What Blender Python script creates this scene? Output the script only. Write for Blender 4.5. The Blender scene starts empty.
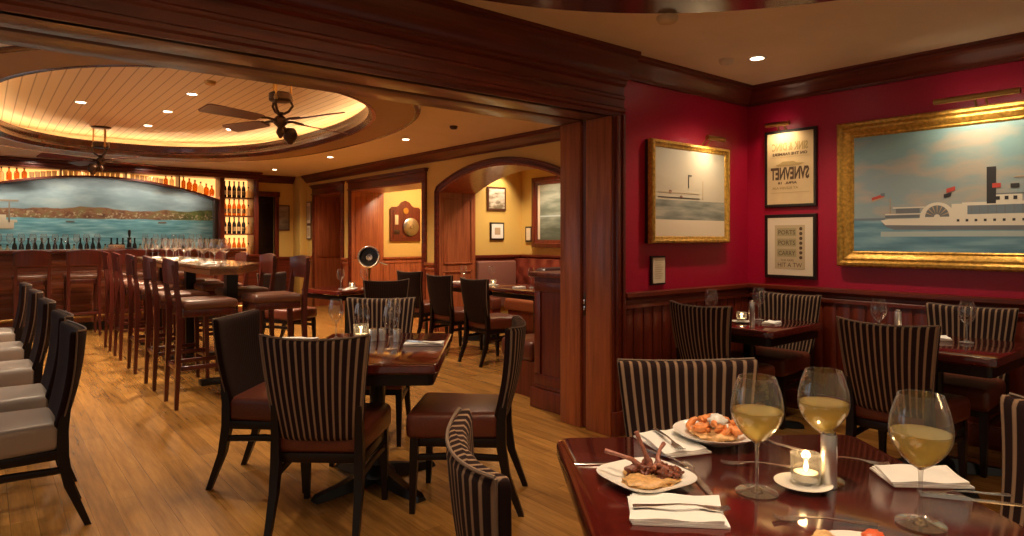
import bpy, bmesh, math, random
from mathutils import Vector, Matrix
random.seed(7)
S = bpy.context.scene
COL = S.collection
PI = math.pi
R = math.radians
sin, cos = math.sin, math.cos

# ------------------------------------------------------------------ camera
TH = R(51)                      # view axis, from +X (along the partition) towards +Y (along the red picture wall)
cam_d = bpy.data.cameras.new('camera')
cam = bpy.data.objects.new('camera', cam_d)
COL.objects.link(cam)
cam.location = (0, 0, 1.35)
cam.rotation_euler = (R(90), 0, TH - R(90))
cam_d.sensor_width = 36
cam_d.lens = 36 * 655 / 1024
cam_d.shift_y = -(268 - 238) / 1024
cam_d.clip_start = 0.05
S.camera = cam

# ------------------------------------------------------------------ world, exposure, big lights
W = bpy.data.worlds.new('world')
S.world = W
W.use_nodes = True
W.node_tree.nodes['Background'].inputs[0].default_value = (1.0, 0.78, 0.55, 1)
W.node_tree.nodes['Background'].inputs[1].default_value = 0.16
S.view_settings.view_transform = 'Standard'
S.view_settings.look = 'None'
S.view_settings.exposure = 0.68
S.view_settings.gamma = 1
S.view_settings.use_curve_mapping = False
S.cycles.use_denoising = True
S.cycles.max_bounces = 8
S.cycles.transparent_max_bounces = 24
S.cycles.sample_clamp_indirect = 4
S.cycles.caustics_reflective = False
S.cycles.caustics_refractive = False

WARM = (1.0, 0.77, 0.52)
def aim(o, tgt):
    o.rotation_euler = (Vector(tgt) - Vector(o.location)).to_track_quat('-Z', 'Y').to_euler()
def spot(loc, tgt, watts, deg=110, blend=0.7, col=WARM, r=0.04):
    l = bpy.data.lights.new('spot_light', 'SPOT'); l.energy = watts; l.spot_size = R(deg); l.spot_blend = blend
    l.color = col; l.shadow_soft_size = r
    o = bpy.data.objects.new('spot_light', l); o.location = loc; COL.objects.link(o); aim(o, tgt); return o
def area(loc, tgt, sx, sy, watts, col=WARM):
    l = bpy.data.lights.new('area_light', 'AREA'); l.shape = 'RECTANGLE'; l.size = sx; l.size_y = sy; l.energy = watts; l.color = col
    o = bpy.data.objects.new('area_light', l); o.location = loc; COL.objects.link(o); aim(o, tgt); return o
# assumed daylight: area lights added at three assumed bar windows (left, beyond the frame)
for y in (4.2, 7.0, 9.8):
    area((-1.68, y, 1.55), (1.0, y, 0.6), 1.5, 1.5, 4.5, (0.72, 0.86, 1.0))

# ------------------------------------------------------------------ materials
def new_mat(name):
    m = bpy.data.materials.new(name); m.use_nodes = True
    return m, m.node_tree.nodes, m.node_tree.links, m.node_tree.nodes['Principled BSDF']
def plain(name, col, rough=0.5, metal=0.0, spec=0.5, coat=0.0, bump=0.0, bscale=60, vary=0.0):
    m, N, L, b = new_mat(name)
    b.inputs['Base Color'].default_value = (*col, 1)
    b.inputs['Roughness'].default_value = rough
    b.inputs['Metallic'].default_value = metal
    b.inputs['Specular IOR Level'].default_value = spec
    b.inputs['Coat Weight'].default_value = coat
    b.inputs['Coat Roughness'].default_value = 0.08
    tc = N.new('ShaderNodeTexCoord'); nz = N.new('ShaderNodeTexNoise')
    nz.inputs['Scale'].default_value = bscale; nz.inputs['Detail'].default_value = 4
    L.new(tc.outputs['Object'], nz.inputs['Vector'])
    if bump:
        bp = N.new('ShaderNodeBump'); bp.inputs['Strength'].default_value = bump; bp.inputs['Distance'].default_value = 0.01
        L.new(nz.outputs['Fac'], bp.inputs['Height']); L.new(bp.outputs['Normal'], b.inputs['Normal'])
    if vary:
        r = N.new('ShaderNodeValToRGB')
        r.color_ramp.elements[0].color = (*[c * (1 - vary) for c in col], 1); r.color_ramp.elements[0].position = 0.3
        r.color_ramp.elements[1].color = (*[min(1, c * (1 + vary)) for c in col], 1); r.color_ramp.elements[1].position = 0.7
        L.new(nz.outputs['Fac'], r.inputs['Fac']); L.new(r.outputs['Color'], b.inputs['Base Color'])
    return m
def emit(name, col, strength):
    m, N, L, b = new_mat(name)
    b.inputs['Base Color'].default_value = (*col, 1)
    b.inputs['Emission Color'].default_value = (*col, 1)
    b.inputs['Emission Strength'].default_value = strength
    return m
def wood(name, c0, c1, axis='z', rough=0.36, coat=0.12, scale=9.0, stretch=0.06):
    m, N, L, b = new_mat(name)
    tc = N.new('ShaderNodeTexCoord'); mp = N.new('ShaderNodeMapping')
    sc = [scale, scale, scale]; sc['xyz'.index(axis)] = scale * stretch
    mp.inputs['Scale'].default_value = sc
    n1 = N.new('ShaderNodeTexNoise'); n1.inputs['Scale'].default_value = 3.0; n1.inputs['Detail'].default_value = 6; n1.inputs['Roughness'].default_value = 0.65
    r = N.new('ShaderNodeValToRGB')
    r.color_ramp.elements[0].position = 0.30; r.color_ramp.elements[0].color = (*c0, 1)
    r.color_ramp.elements[1].position = 0.72; r.color_ramp.elements[1].color = (*c1, 1)
    L.new(tc.outputs['Object'], mp.inputs['Vector']); L.new(mp.outputs['Vector'], n1.inputs['Vector'])
    L.new(n1.outputs['Fac'], r.inputs['Fac']); L.new(r.outputs['Color'], b.inputs['Base Color'])
    b.inputs['Roughness'].default_value = rough
    b.inputs['Coat Weight'].default_value = coat; b.inputs['Coat Roughness'].default_value = 0.12
    return m
MA0, MA1 = (0.065, 0.007, 0.003), (0.18, 0.026, 0.009)
wz = wood('mahogany_upright', MA0, MA1, 'z')
wx = wood('mahogany_grain_x', MA0, MA1, 'x')
wy = wood('mahogany_grain_y', MA0, MA1, 'y')
wl = wood('mahogany_panel', (0.20, 0.045, 0.016), (0.46, 0.13, 0.048), 'z', 0.36, 0.12)
wd = wood('dark_chair_wood', (0.004, 0.0015, 0.001), (0.012, 0.0035, 0.0025), 'z', 0.36, 0.06)
wst = wood('red_stool_wood', (0.035, 0.005, 0.003), (0.09, 0.013, 0.007), 'z', 0.3, 0.2)
wtab = wood('polished_table_wood', (0.060, 0.006, 0.005), (0.12, 0.014, 0.009), 'y', 0.10, 0.8, 6)
wsof = wood('header_soffit_wood', (0.15, 0.06, 0.025), (0.24, 0.10, 0.04), 'x', 0.35, 0.2)
wtray = wood('dark_tray_wood', (0.05, 0.010, 0.005), (0.11, 0.025, 0.011), 'y', 0.25, 0.5, 4)
red_m = plain('red_wall_paint', (0.37, 0.005, 0.032), 0.38, bump=0.03, bscale=90, vary=0.06)
yel_m = plain('ochre_wall_paint', (0.68, 0.45, 0.12), 0.6, bump=0.03, bscale=90, vary=0.05)
crm_m = plain('cream_ceiling_paint', (0.86, 0.71, 0.48), 0.6, bump=0.02, vary=0.03, bscale=4)
tan_m = plain('tan_soffit_paint', (0.36, 0.20, 0.075), 0.45, vary=0.04, bscale=5)
lea_m = plain('brown_leather', (0.115, 0.026, 0.013), 0.33, bump=0.08, bscale=120, vary=0.15)
leb_m = plain('saddle_leather', (0.115, 0.04, 0.022), 0.36, bump=0.08, bscale=120, vary=0.12)
wht_m = plain('white_china', (0.85, 0.83, 0.78), 0.15)
nap_m = plain('white_linen', (0.86, 0.85, 0.82), 0.85, bump=0.15, bscale=200)
sil_m = plain('silver_steel', (0.78, 0.76, 0.72), 0.27, 1.0)
bru_m = plain('brushed_steel', (0.75, 0.73, 0.70), 0.36, 0.9)
dsil_m = plain('pewter_steel', (0.45, 0.42, 0.38), 0.25, 1.0)
blk_m = plain('black_iron', (0.006, 0.005, 0.005), 0.32)
brs_m = plain('aged_brass', (0.45, 0.27, 0.09), 0.3, 1.0)
dbr_m = plain('dark_bronze', (0.07, 0.035, 0.018), 0.35, 0.6)
gil_m = plain('gilded_frame', (0.52, 0.29, 0.055), 0.33, 0.55, bump=0.35, bscale=45, vary=0.35)
frm_m = plain('black_frame', (0.013, 0.007, 0.006), 0.3)
pap_m = plain('old_paper', (0.66, 0.48, 0.26), 0.7, vary=0.06, bscale=8)
mat_m = plain('cream_mount', (0.74, 0.62, 0.46), 0.7)
ink_m = plain('brown_ink', (0.10, 0.055, 0.03), 0.8)
ink2_m = plain('faded_ink', (0.42, 0.29, 0.12), 0.8)
pip_m = plain('tan_piping', (0.17, 0.115, 0.08), 0.6)

def floor_material():
    m, N, L, b = new_mat('oak_floor')
    tc = N.new('ShaderNodeTexCoord'); mp = N.new('ShaderNodeMapping'); mp.inputs['Rotation'].default_value = (0, 0, R(90))
    br = N.new('ShaderNodeTexBrick'); br.inputs['Scale'].default_value = 1
    br.inputs['Brick Width'].default_value = 1.3; br.inputs['Row Height'].default_value = 0.105
    br.inputs['Mortar Size'].default_value = 0.0012; br.inputs['Mortar Smooth'].default_value = 0.4; br.offset = 0.37; br.inputs['Bias'].default_value = 0.0
    br.inputs['Color1'].default_value = (0.33, 0.160, 0.040, 1); br.inputs['Color2'].default_value = (0.48, 0.245, 0.062, 1)
    br.inputs['Mortar'].default_value = (0.18, 0.08, 0.022, 1)
    L.new(tc.outputs['Object'], mp.inputs['Vector']); L.new(mp.outputs['Vector'], br.inputs['Vector'])
    mp2 = N.new('ShaderNodeMapping'); mp2.inputs['Scale'].default_value = (14, 0.9, 1)
    nz = N.new('ShaderNodeTexNoise'); nz.inputs['Scale'].default_value = 2; nz.inputs['Detail'].default_value = 7; nz.inputs['Roughness'].default_value = 0.7
    L.new(tc.outputs['Object'], mp2.inputs['Vector']); L.new(mp2.outputs['Vector'], nz.inputs['Vector'])
    rr = N.new('ShaderNodeValToRGB'); rr.color_ramp.elements[0].color = (0.55, 0.5, 0.45, 1); rr.color_ramp.elements[0].position = 0.3
    rr.color_ramp.elements[1].color = (1.15, 1.1, 1.0, 1); rr.color_ramp.elements[1].position = 0.7
    L.new(nz.outputs['Fac'], rr.inputs['Fac'])
    mx = N.new('ShaderNodeMix'); mx.data_type = 'RGBA'; mx.blend_type = 'MULTIPLY'; mx.inputs[0].default_value = 1
    L.new(br.outputs['Color'], mx.inputs[6]); L.new(rr.outputs['Color'], mx.inputs[7]); L.new(mx.outputs[2], b.inputs['Base Color'])
    b.inputs['Roughness'].default_value = 0.27
    b.inputs['Coat Weight'].default_value = 0.25; b.inputs['Coat Roughness'].default_value = 0.15
    return m
def plank_material():
    m, N, L, b = new_mat('beadboard_ceiling')
    tc = N.new('ShaderNodeTexCoord'); sx = N.new('ShaderNodeSeparateXYZ'); L.new(tc.outputs['Object'], sx.inputs[0])
    mu = N.new('ShaderNodeMath'); mu.operation = 'MULTIPLY'; mu.inputs[1].default_value = 1 / 0.092; L.new(sx.outputs['X'], mu.inputs[0])
    fr = N.new('ShaderNodeMath'); fr.operation = 'FRACT'; L.new(mu.outputs[0], fr.inputs[0])
    r = N.new('ShaderNodeValToRGB'); e = r.color_ramp.elements
    e[0].position = 0.0; e[0].color = (0.36, 0.22, 0.10, 1); e[1].position = 0.10; e[1].color = (0.84, 0.67, 0.44, 1)
    x = e.new(0.93); x.color = (0.84, 0.67, 0.44, 1); x = e.new(1.0); x.color = (0.36, 0.22, 0.10, 1)
    L.new(fr.outputs[0], r.inputs['Fac']); L.new(r.outputs['Color'], b.inputs['Base Color'])
    b.inputs['Roughness'].default_value = 0.5
    return m
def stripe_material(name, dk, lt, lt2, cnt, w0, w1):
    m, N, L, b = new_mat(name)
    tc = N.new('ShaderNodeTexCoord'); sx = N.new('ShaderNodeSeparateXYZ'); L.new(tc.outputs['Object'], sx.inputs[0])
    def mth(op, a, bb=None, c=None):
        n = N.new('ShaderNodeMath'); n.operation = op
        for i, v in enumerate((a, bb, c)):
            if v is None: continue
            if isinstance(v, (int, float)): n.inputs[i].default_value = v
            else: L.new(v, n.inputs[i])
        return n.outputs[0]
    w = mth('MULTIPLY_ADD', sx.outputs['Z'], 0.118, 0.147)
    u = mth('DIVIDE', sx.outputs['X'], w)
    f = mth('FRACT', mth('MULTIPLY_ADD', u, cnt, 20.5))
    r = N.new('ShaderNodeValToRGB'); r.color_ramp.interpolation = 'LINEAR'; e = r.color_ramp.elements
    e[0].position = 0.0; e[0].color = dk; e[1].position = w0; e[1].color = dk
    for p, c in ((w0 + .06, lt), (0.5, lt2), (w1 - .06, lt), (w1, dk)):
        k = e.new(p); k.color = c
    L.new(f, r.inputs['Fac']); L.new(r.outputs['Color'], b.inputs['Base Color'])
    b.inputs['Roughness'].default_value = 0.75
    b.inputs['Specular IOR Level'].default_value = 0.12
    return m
def glass_material(name, tint=(0.985, 0.985, 0.985), refl=0.8, base=0.05, rim=0.30, haze=0.006):
    m, N, L, b = new_mat(name); N.remove(b)
    tr = N.new('ShaderNodeBsdfTransparent'); tr.inputs[0].default_value = (*tint, 1)
    gl = N.new('ShaderNodeBsdfGlossy'); gl.inputs['Roughness'].default_value = 0.06
    fz = N.new('ShaderNodeLayerWeight'); fz.inputs['Blend'].default_value = 0.5
    pw = N.new('ShaderNodeMath'); pw.operation = 'POWER'; pw.inputs[1].default_value = 3.0; L.new(fz.outputs['Facing'], pw.inputs[0])
    mu = N.new('ShaderNodeMath'); mu.operation = 'MULTIPLY_ADD'; mu.inputs[1].default_value = refl; mu.inputs[2].default_value = base
    mx = N.new('ShaderNodeMixShader')
    L.new(pw.outputs[0], mu.inputs[0]); L.new(mu.outputs[0], mx.inputs[0]); L.new(tr.outputs[0], mx.inputs[1]); L.new(gl.outputs[0], mx.inputs[2])
    df = N.new('ShaderNodeBsdfDiffuse'); df.inputs[0].default_value = (.9, .9, .88, 1)  # white diffuse towards the edges, painted in for bright rim highlights
    p2 = N.new('ShaderNodeMath'); p2.operation = 'POWER'; p2.inputs[1].default_value = 5.0; L.new(fz.outputs['Facing'], p2.inputs[0])
    m2 = N.new('ShaderNodeMath'); m2.operation = 'MULTIPLY_ADD'; m2.inputs[1].default_value = rim; m2.inputs[2].default_value = haze; L.new(p2.outputs[0], m2.inputs[0])
    mr = N.new('ShaderNodeMixShader'); L.new(m2.outputs[0], mr.inputs[0]); L.new(mx.outputs[0], mr.inputs[1]); L.new(df.outputs[0], mr.inputs[2])
    L.new(mr.outputs[0], N['Material Output'].inputs[0])
    return m
def liquid_material(name, tint, body, amt=.35):
    m, N, L, b = new_mat(name); N.remove(b)
    tr = N.new('ShaderNodeBsdfTransparent'); tr.inputs[0].default_value = (*tint, 1)
    df = N.new('ShaderNodeBsdfTranslucent'); df.inputs[0].default_value = (*body, 1)
    gl = N.new('ShaderNodeBsdfGlossy'); gl.inputs['Roughness'].default_value = 0.04
    fz = N.new('ShaderNodeMath'); fz.operation = 'MULTIPLY_ADD'; fz.inputs[1].default_value = .35; fz.inputs[2].default_value = .03
    lw = N.new('ShaderNodeLayerWeight'); pw = N.new('ShaderNodeMath'); pw.operation = 'POWER'; pw.inputs[1].default_value = 3.0
    L.new(lw.outputs['Facing'], pw.inputs[0]); L.new(pw.outputs[0], fz.inputs[0])
    m1 = N.new('ShaderNodeMixShader'); m1.inputs[0].default_value = amt
    dd = N.new('ShaderNodeBsdfDiffuse'); dd.inputs[0].default_value = (*body, 1)
    ds = N.new('ShaderNodeMixShader'); ds.inputs[0].default_value = .5; L.new(df.outputs[0], ds.inputs[1]); L.new(dd.outputs[0], ds.inputs[2])
    m2 = N.new('ShaderNodeMixShader')
    L.new(tr.outputs[0], m1.inputs[1]); L.new(ds.outputs[0], m1.inputs[2])
    L.new(fz.outputs[0], m2.inputs[0]); L.new(m1.outputs[0], m2.inputs[1]); L.new(gl.outputs[0], m2.inputs[2])
    L.new(m2.outputs[0], N['Material Output'].inputs[0])
    return m
wd.node_tree.nodes['Principled BSDF'].inputs['Specular IOR Level'].default_value = 0.3
floor_m = floor_material(); plank_m = plank_material(); str_m = stripe_material('striped_upholstery', (.018, .008, .008, 1), (.22, .14, .09, 1), (.265, .17, .105, 1), 7.5, .30, .70)
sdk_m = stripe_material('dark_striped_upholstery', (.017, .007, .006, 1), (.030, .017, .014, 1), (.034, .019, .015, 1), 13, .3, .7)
gls_m = glass_material('clear_glass')
gl2_m = glass_material('thick_clear_glass', (.93, .93, .92), .85, .16, .4, .05)
wine_m = liquid_material('white_wine', (0.98, 0.86, 0.45), (1.0, 0.86, 0.36), .36)
amb_m = liquid_material('amber_bottle_glass', (0.80, 0.42, 0.10), (0.5, 0.20, 0.03))
clr_m = liquid_material('pale_bottle_glass', (0.95, 0.85, 0.65), (0.9, 0.75, 0.5))
drk_m = plain('dark_bottle_glass', (0.02, 0.022, 0.02), 0.1)
glow_m = emit('backlit_shelf_panel', (1.0, 0.46, 0.13), 1.15)
cove_m = emit('cove_lamp_strip', (1.0, 0.62, 0.30), 28.0)
lamp_m = emit('lamp_lens', (1.0, 0.86, 0.62), 14.0)
flame_m = emit('candle_flame', (1.0, 0.75, 0.35), 7.0)
wax_m = plain('candle_wax', (0.9, 0.82, 0.65), 0.5)

# ------------------------------------------------------------------ mesh helpers
class MB:
    def __init__(s): s.v = []; s.f = []; s.m = []
    def add(s, vs, fs, mi=0):
        o = len(s.v); s.v += [tuple(v) for v in vs]; s.f += [tuple(i + o for i in f) for f in fs]; s.m += [mi] * len(fs); return s
    def bm(s, b, mi=0, mat=None):
        b.verts.index_update()
        vs = [(mat @ v.co) if mat else v.co.copy() for v in b.verts]
        s.add(vs, [[v.index for v in f.verts] for f in b.faces], mi); b.free(); return s
    def box(s, x0, x1, y0, y1, z0, z1, bev=0.0, mi=0, seg=2, mat=None):
        b = bmesh.new(); bmesh.ops.create_cube(b, size=1)
        for v in b.verts: v.co = Vector(((x0 + x1) / 2 + v.co.x * (x1 - x0), (y0 + y1) / 2 + v.co.y * (y1 - y0), (z0 + z1) / 2 + v.co.z * (z1 - z0)))
        if bev: bmesh.ops.bevel(b, geom=list(b.edges), offset=bev, segments=seg, profile=0.5, affect='EDGES')
        return s.bm(b, mi, mat)
    def prism(s, poly, a0, a1, axis='z', mi=0):
        # poly in the plane of the other two axes (in order); extruded along axis
        n = len(poly); mk = {'z': lambda p, t: (p[0], p[1], t), 'x': lambda p, t: (t, p[0], p[1]), 'y': lambda p, t: (p[0], t, p[1])}[axis]
        vs = [mk(p, a0) for p in poly] + [mk(p, a1) for p in poly]
        fs = [tuple(range(n))[::-1], tuple(range(n, 2 * n))] + [(i, (i + 1) % n, n + (i + 1) % n, n + i) for i in range(n)]
        return s.add(vs, fs, mi)
    def loft(s, secs, cap=True, closed=False, mi=0):
        n = len(secs[0]); vs = [p for c in secs for p in c]; fs = []
        k = len(secs)
        for i in range(k if closed else k - 1):
            a, b = i * n, ((i + 1) % k) * n
            for j in range(n): fs.append((a + j, a + (j + 1) % n, b + (j + 1) % n, b + j))
        if cap and not closed:
            fs.append(tuple(range(n))[::-1]); fs.append(tuple(range((k - 1) * n, k * n)))
        return s.add(vs, fs, mi)
    def tube(s, pts, r, seg=8, mi=0, flat=1.0):
        pts = [Vector(p) for p in pts]; rs = r if isinstance(r, (list, tuple)) else [r] * len(pts); secs = []
        up = None
        for i, p in enumerate(pts):
            t = (pts[min(i + 1, len(pts) - 1)] - pts[max(i - 1, 0)]).normalized()
            if up is None: up = Vector((0, 0, 1)) if abs(t.z) < 0.9 else Vector((1, 0, 0))
            a = t.cross(up).normalized(); b = a.cross(t).normalized(); up = b
            secs.append([p + a * rs[i] * cos(2 * PI * k / seg) + b * rs[i] * flat * sin(2 * PI * k / seg) for k in range(seg)])
        return s.loft(secs, True, False, mi)
    def sq(s, pts, ws, mi=0, ds=None):
        # square-section member through points; widths in x (ws) and y (ds)
        ds = ds or ws
        return s.loft([[(p[0] + a * w, p[1] + b * d, p[2]) for a, b in ((-.5, -.5), (.5, -.5), (.5, .5), (-.5, .5))] for p, w, d in zip(pts, ws, ds)], True, False, mi)
    def lathe(s, prof, c=(0, 0, 0), seg=24, mi=0, mat=None):
        secs = []
        for r, z in prof:
            ring = [Vector((r * cos(2 * PI * k / seg), r * sin(2 * PI * k / seg), z)) for k in range(seg)]
            secs.append([(mat @ q if mat else q) + Vector(c) for q in ring])
        if prof[0][0] > .02 and prof[-1][0] > .02: return s.loft(secs, False, True, mi)
        return s.loft(secs, True, False, mi)
    def blob(s, c, r, sc=(1, 1, 1), amp=0.15, sub=3, seed=0, mi=0):
        b = bmesh.new(); bmesh.ops.create_icosphere(b, subdivisions=sub, radius=1)
        rd = random.Random(seed); ph = [rd.uniform(0, 6) for _ in range(6)]
        for v in b.verts:
            q = v.co; k = 1 + amp * (sin(3.1 * q.x + ph[0]) * sin(2.7 * q.y + ph[1]) + 0.6 * sin(6.3 * q.z + ph[2]) * sin(5.9 * q.x + ph[3]) + 0.4 * sin(11 * q.y + ph[4]))
            v.co = Vector((c[0] + q.x * r * sc[0] * k, c[1] + q.y * r * sc[1] * k, c[2] + q.z * r * sc[2] * k))
        return s.bm(b, mi)
    def build(s, name, mat, parent=None, smooth=40, kind=None):
        me = bpy.data.meshes.new(name); me.from_pydata(s.v, [], s.f)
        for m in (mat if isinstance(mat, (list, tuple)) else [mat]): me.materials.append(m)
        me.polygons.foreach_set('material_index', s.m)
        b = bmesh.new(); b.from_mesh(me); bmesh.ops.recalc_face_normals(b, faces=b.faces); b.to_mesh(me); b.free()
        if smooth:
            me.polygons.foreach_set('use_smooth', [True] * len(me.polygons)); me.set_sharp_from_angle(angle=R(smooth))
        me.update()
        o = bpy.data.objects.new(name, me); COL.objects.link(o)
        if parent: o.parent = parent
        if kind: o['kind'] = kind
        return o
def struct(name, mb, mat, parent=None, smooth=40): return mb.build(name, mat, parent, smooth, 'structure')
def tag(o, label, cat, group=None):
    o['label'] = label; o['category'] = cat
    if group: o['group'] = group
    return o
def thing(name, label, cat, loc=(0, 0, 0), rz=0, group=None):
    o = bpy.data.objects.new(name, None); o.empty_display_size = 0.1; COL.objects.link(o)
    o.location = loc; o.rotation_euler = (0, 0, rz); return tag(o, label, cat, group)
def copy_tree(o, parent=None):
    c = o.copy(); COL.objects.link(c); c.parent = parent
    for ch in list(o.children): copy_tree(ch, c)
    return c
def dup(root, loc, rz=0, label=None, group=None, first=False):
    o = root if first else copy_tree(root)
    o.location = loc; o.rotation_euler = (0, 0, rz)
    if label: o['label'] = label
    if group: o['group'] = group
    return o
def round_poly(w, d, r, n=5, cx=0, cy=0):
    pts = []
    for sx, sy, a0 in ((1, 1, 0), (-1, 1, 90), (-1, -1, 180), (1, -1, 270)):
        for k in range(n + 1):
            a = R(a0 + 90 * k / n); pts.append((cx + sx * (w / 2 - r) + r * cos(a), cy + sy * (d / 2 - r) + r * sin(a)))
    return pts
def scale_poly(p, k):
    return [(x * (1 - k / max(.05, abs(x))) if abs(x) > .05 else x, y * (1 - k / max(.05, abs(y))) if abs(y) > .05 else y) for x, y in p]
def sweep_line(prof, A, B, nrm, mb):
    # prof: (offset along nrm, z); A, B: xy
    secs = [[(P[0] + nrm[0] * o, P[1] + nrm[1] * o, z) for o, z in prof] for P in (A, B)]
    return mb.loft(secs, True)
def super_pts(cx, cy, a, b, n=2.4, k=96):
    pts = []
    for i in range(k):
        t = 2 * PI * i / k; c, s_ = cos(t), sin(t)
        pts.append((cx + a * math.copysign(abs(c) ** (2 / n), c), cy + b * math.copysign(abs(s_) ** (2 / n), s_)))
    return pts
def ring_sweep(pts, prof, mb, mi=0):
    n = len(pts); secs = []
    for i in range(n):
        p, q = Vector(pts[i - 1]), Vector(pts[(i + 1) % n]); t = (q - p).normalized(); nr = Vector((t.y, -t.x))
        secs.append([(pts[i][0] + nr.x * o, pts[i][1] + nr.y * o, z) for o, z in prof])
    return mb.loft(secs, False, True, mi)
def hole_plate(pts, x0, x1, y0, y1, cx, cy, z0, z1, mb):
    # rectangular ceiling plate with the hole pts
    outer = []
    for x, y in pts:
        dx, dy = x - cx, y - cy; k = 1e9
        if dx > 1e-6: k = min(k, (x1 - cx) / dx)
        if dx < -1e-6: k = min(k, (x0 - cx) / dx)
        if dy > 1e-6: k = min(k, (y1 - cy) / dy)
        if dy < -1e-6: k = min(k, (y0 - cy) / dy)
        outer.append((cx + dx * k, cy + dy * k))
    n = len(pts)
    for i in range(n):
        j = (i + 1) % n; quad = [pts[i], outer[i]]
        a, b = outer[i], outer[j]
        if abs(a[0] - b[0]) > 1e-4 and abs(a[1] - b[1]) > 1e-4:
            quad.append((x1 if max(a[0], b[0]) > x1 - 1e-4 else x0, y1 if max(a[1], b[1]) > y1 - 1e-4 else y0))
        quad += [outer[j], pts[j]]
        mb.prism(quad, z0, z1)
    return mb
def text_mb(txt, size, mb, x=0, z=0, y=0, mirror=False, mi=0, width=None, align='CENTER', bold=0.0):
    cu = bpy.data.curves.new('t', 'FONT'); cu.body = txt; cu.size = size; cu.align_x = align; cu.resolution_u = 2; cu.offset = bold
    ob = bpy.data.objects.new('t', cu); COL.objects.link(ob)
    dg = bpy.context.evaluated_depsgraph_get(); me = bpy.data.meshes.new_from_object(ob.evaluated_get(dg))
    xs = [v.co.x for v in me.vertices]
    k = (width / (max(xs) - min(xs))) if width else 1
    sg = -1 if mirror else 1
    mb.add([(x + sg * k * v.co.x, y, z + v.co.y) for v in me.vertices], [tuple(p.vertices) for p in me.polygons], mi)
    bpy.data.objects.remove(ob); bpy.data.curves.remove(cu); bpy.data.meshes.remove(me)
    return mb

# ================================================================== THE SETTING
CZ = 2.60            # ceilings
UZ = 2.76            # beadboard inside the bar tray
PX = 3.33            # jamb of the wide opening
PY0, PY1 = 3.05, 3.53
RX = 5.03            # red picture wall
BX = 5.12            # ochre wall of the bar
BY = 13.3            # far wall
HZ = 2.18            # underside of the header
struct('floor', MB().box(-2.4, 7.2, -1.6, 13.9, -0.06, 0), floor_m, smooth=0)

# ---- red room walls
struct('wall_right', MB().box(RX, RX + 0.09, -1.6, PY0, 0, CZ + .1), red_m, smooth=0)
struct('wall_front', MB().box(PX + .03, RX + .09, PY0, 3.29, 0, CZ + .1).box(-2.4, PX + .03, PY0 + .01, 3.29, HZ + .13, CZ + .1), red_m, smooth=0)
struct('wall_back', MB().box(PX + .03, BX + .5, 3.29, PY1, 0, CZ + .1).box(-2.4, PX + .03, 3.29, PY1 - .01, HZ + .13, CZ + .1), yel_m, smooth=0)
# ---- ceiling of the red room with its hanging oval tray
RC = (1.35, 0.55)
red_oval = super_pts(RC[0], RC[1], 1.55, 1.55, 2.0)
struct('ceiling_red_room', hole_plate(super_pts(RC[0], RC[1], 1.95, 1.95, 2.0), -2.4, RX, -1.6, PY0, RC[0], RC[1], CZ, CZ + .1, MB()), crm_m, smooth=0)
t = MB(); ring_sweep(super_pts(RC[0], RC[1], 1.95, 1.95, 2.0), [(.03, 2.56), (.05, 2.56), (.05, UZ + .15), (.03, UZ + .15)], t); struct('wall_red_tray', t, crm_m)
t = MB(); ring_sweep(red_oval, [(-.02, 2.48), (.47, 2.48), (.48, 2.50), (.47, 2.53), (.45, 2.55), (.45, 2.61), (.30, 2.66), (0, 2.64), (-.03, 2.60), (-.03, 2.52)], t)
struct('trim_1', t, wtray)
t = MB(); ring_sweep(red_oval, [(.12, 2.665), (.135, 2.665), (.135, 2.68), (.12, 2.68)], t)  # unseen strip added as warm fill for header and ceiling
tag(t.build('cove_lamp_strip', cove_m), 'added warm lamp strip hidden on top of the dark wooden oval over the nearest table', 'light strip')
struct('ceiling_red_tray', MB().prism(super_pts(RC[0], RC[1], 2.02, 2.02, 2.0), UZ + .14, UZ + .2), crm_m, smooth=0)
# ---- ceiling of the bar with its oval tray
BC = (1.55, 7.5)
bar_in = super_pts(BC[0], BC[1], 1.60, 2.80)
bar_out = super_pts(BC[0], BC[1], 1.97, 3.24)
struct('ceiling_bar', hole_plate(bar_out, -2.4, BX + .5, PY1 - .01, BY + .3, BC[0], BC[1], CZ, CZ + .1, MB()), crm_m, smooth=0)
struct('ceiling_beadboard', MB().prism(super_pts(BC[0], BC[1], 2.1, 3.4), UZ, UZ + .05), plank_m, smooth=0)
t = MB(); n = len(bar_in)
t.loft([[(bar_in[i][0], bar_in[i][1], 2.48), (bar_out[i][0], bar_out[i][1], 2.48), (bar_out[i][0], bar_out[i][1], 2.505), (bar_in[i][0], bar_in[i][1], 2.505)] for i in range(n)], False, True)
struct('ceiling_ring_soffit', t, tan_m)
t = MB(); ring_sweep(bar_in, [(.0, 2.475), (.03, 2.475), (.05, 2.52), (.05, 2.60), (-.01, 2.635), (-.03, 2.64), (-.035, 2.62), (-.02, 2.58), (-.02, 2.55), (-.035, 2.54), (-.035, 2.515), (-.02, 2.50)], t)
struct('trim_2', t, wtray)
t = MB(); ring_sweep(bar_out, [(-.02, 2.478), (.01, 2.478), (.025, 2.49), (.025, 2.52), (.01, 2.535), (.015, 2.56), (.05, 2.585), (.06, 2.60), (-.02, 2.60)], t)
struct('trim_3', t, wtray)
# a lamp strip lies in the cove on top of the ring
t = MB(); ring_sweep(bar_in, [(.14, 2.60), (.155, 2.60), (.155, 2.615), (.14, 2.615)], t)
tag(t.build('cove_lamp_strip', cove_m), 'warm glowing lamp strip hidden along the oval ceiling cove', 'light strip')
t = MB(); ring_sweep(bar_out, [(.02, 2.50), (.04, 2.50), (.04, UZ + .02), (.02, UZ + .02)], t)
struct('wall_tray', t, crm_m)

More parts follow.
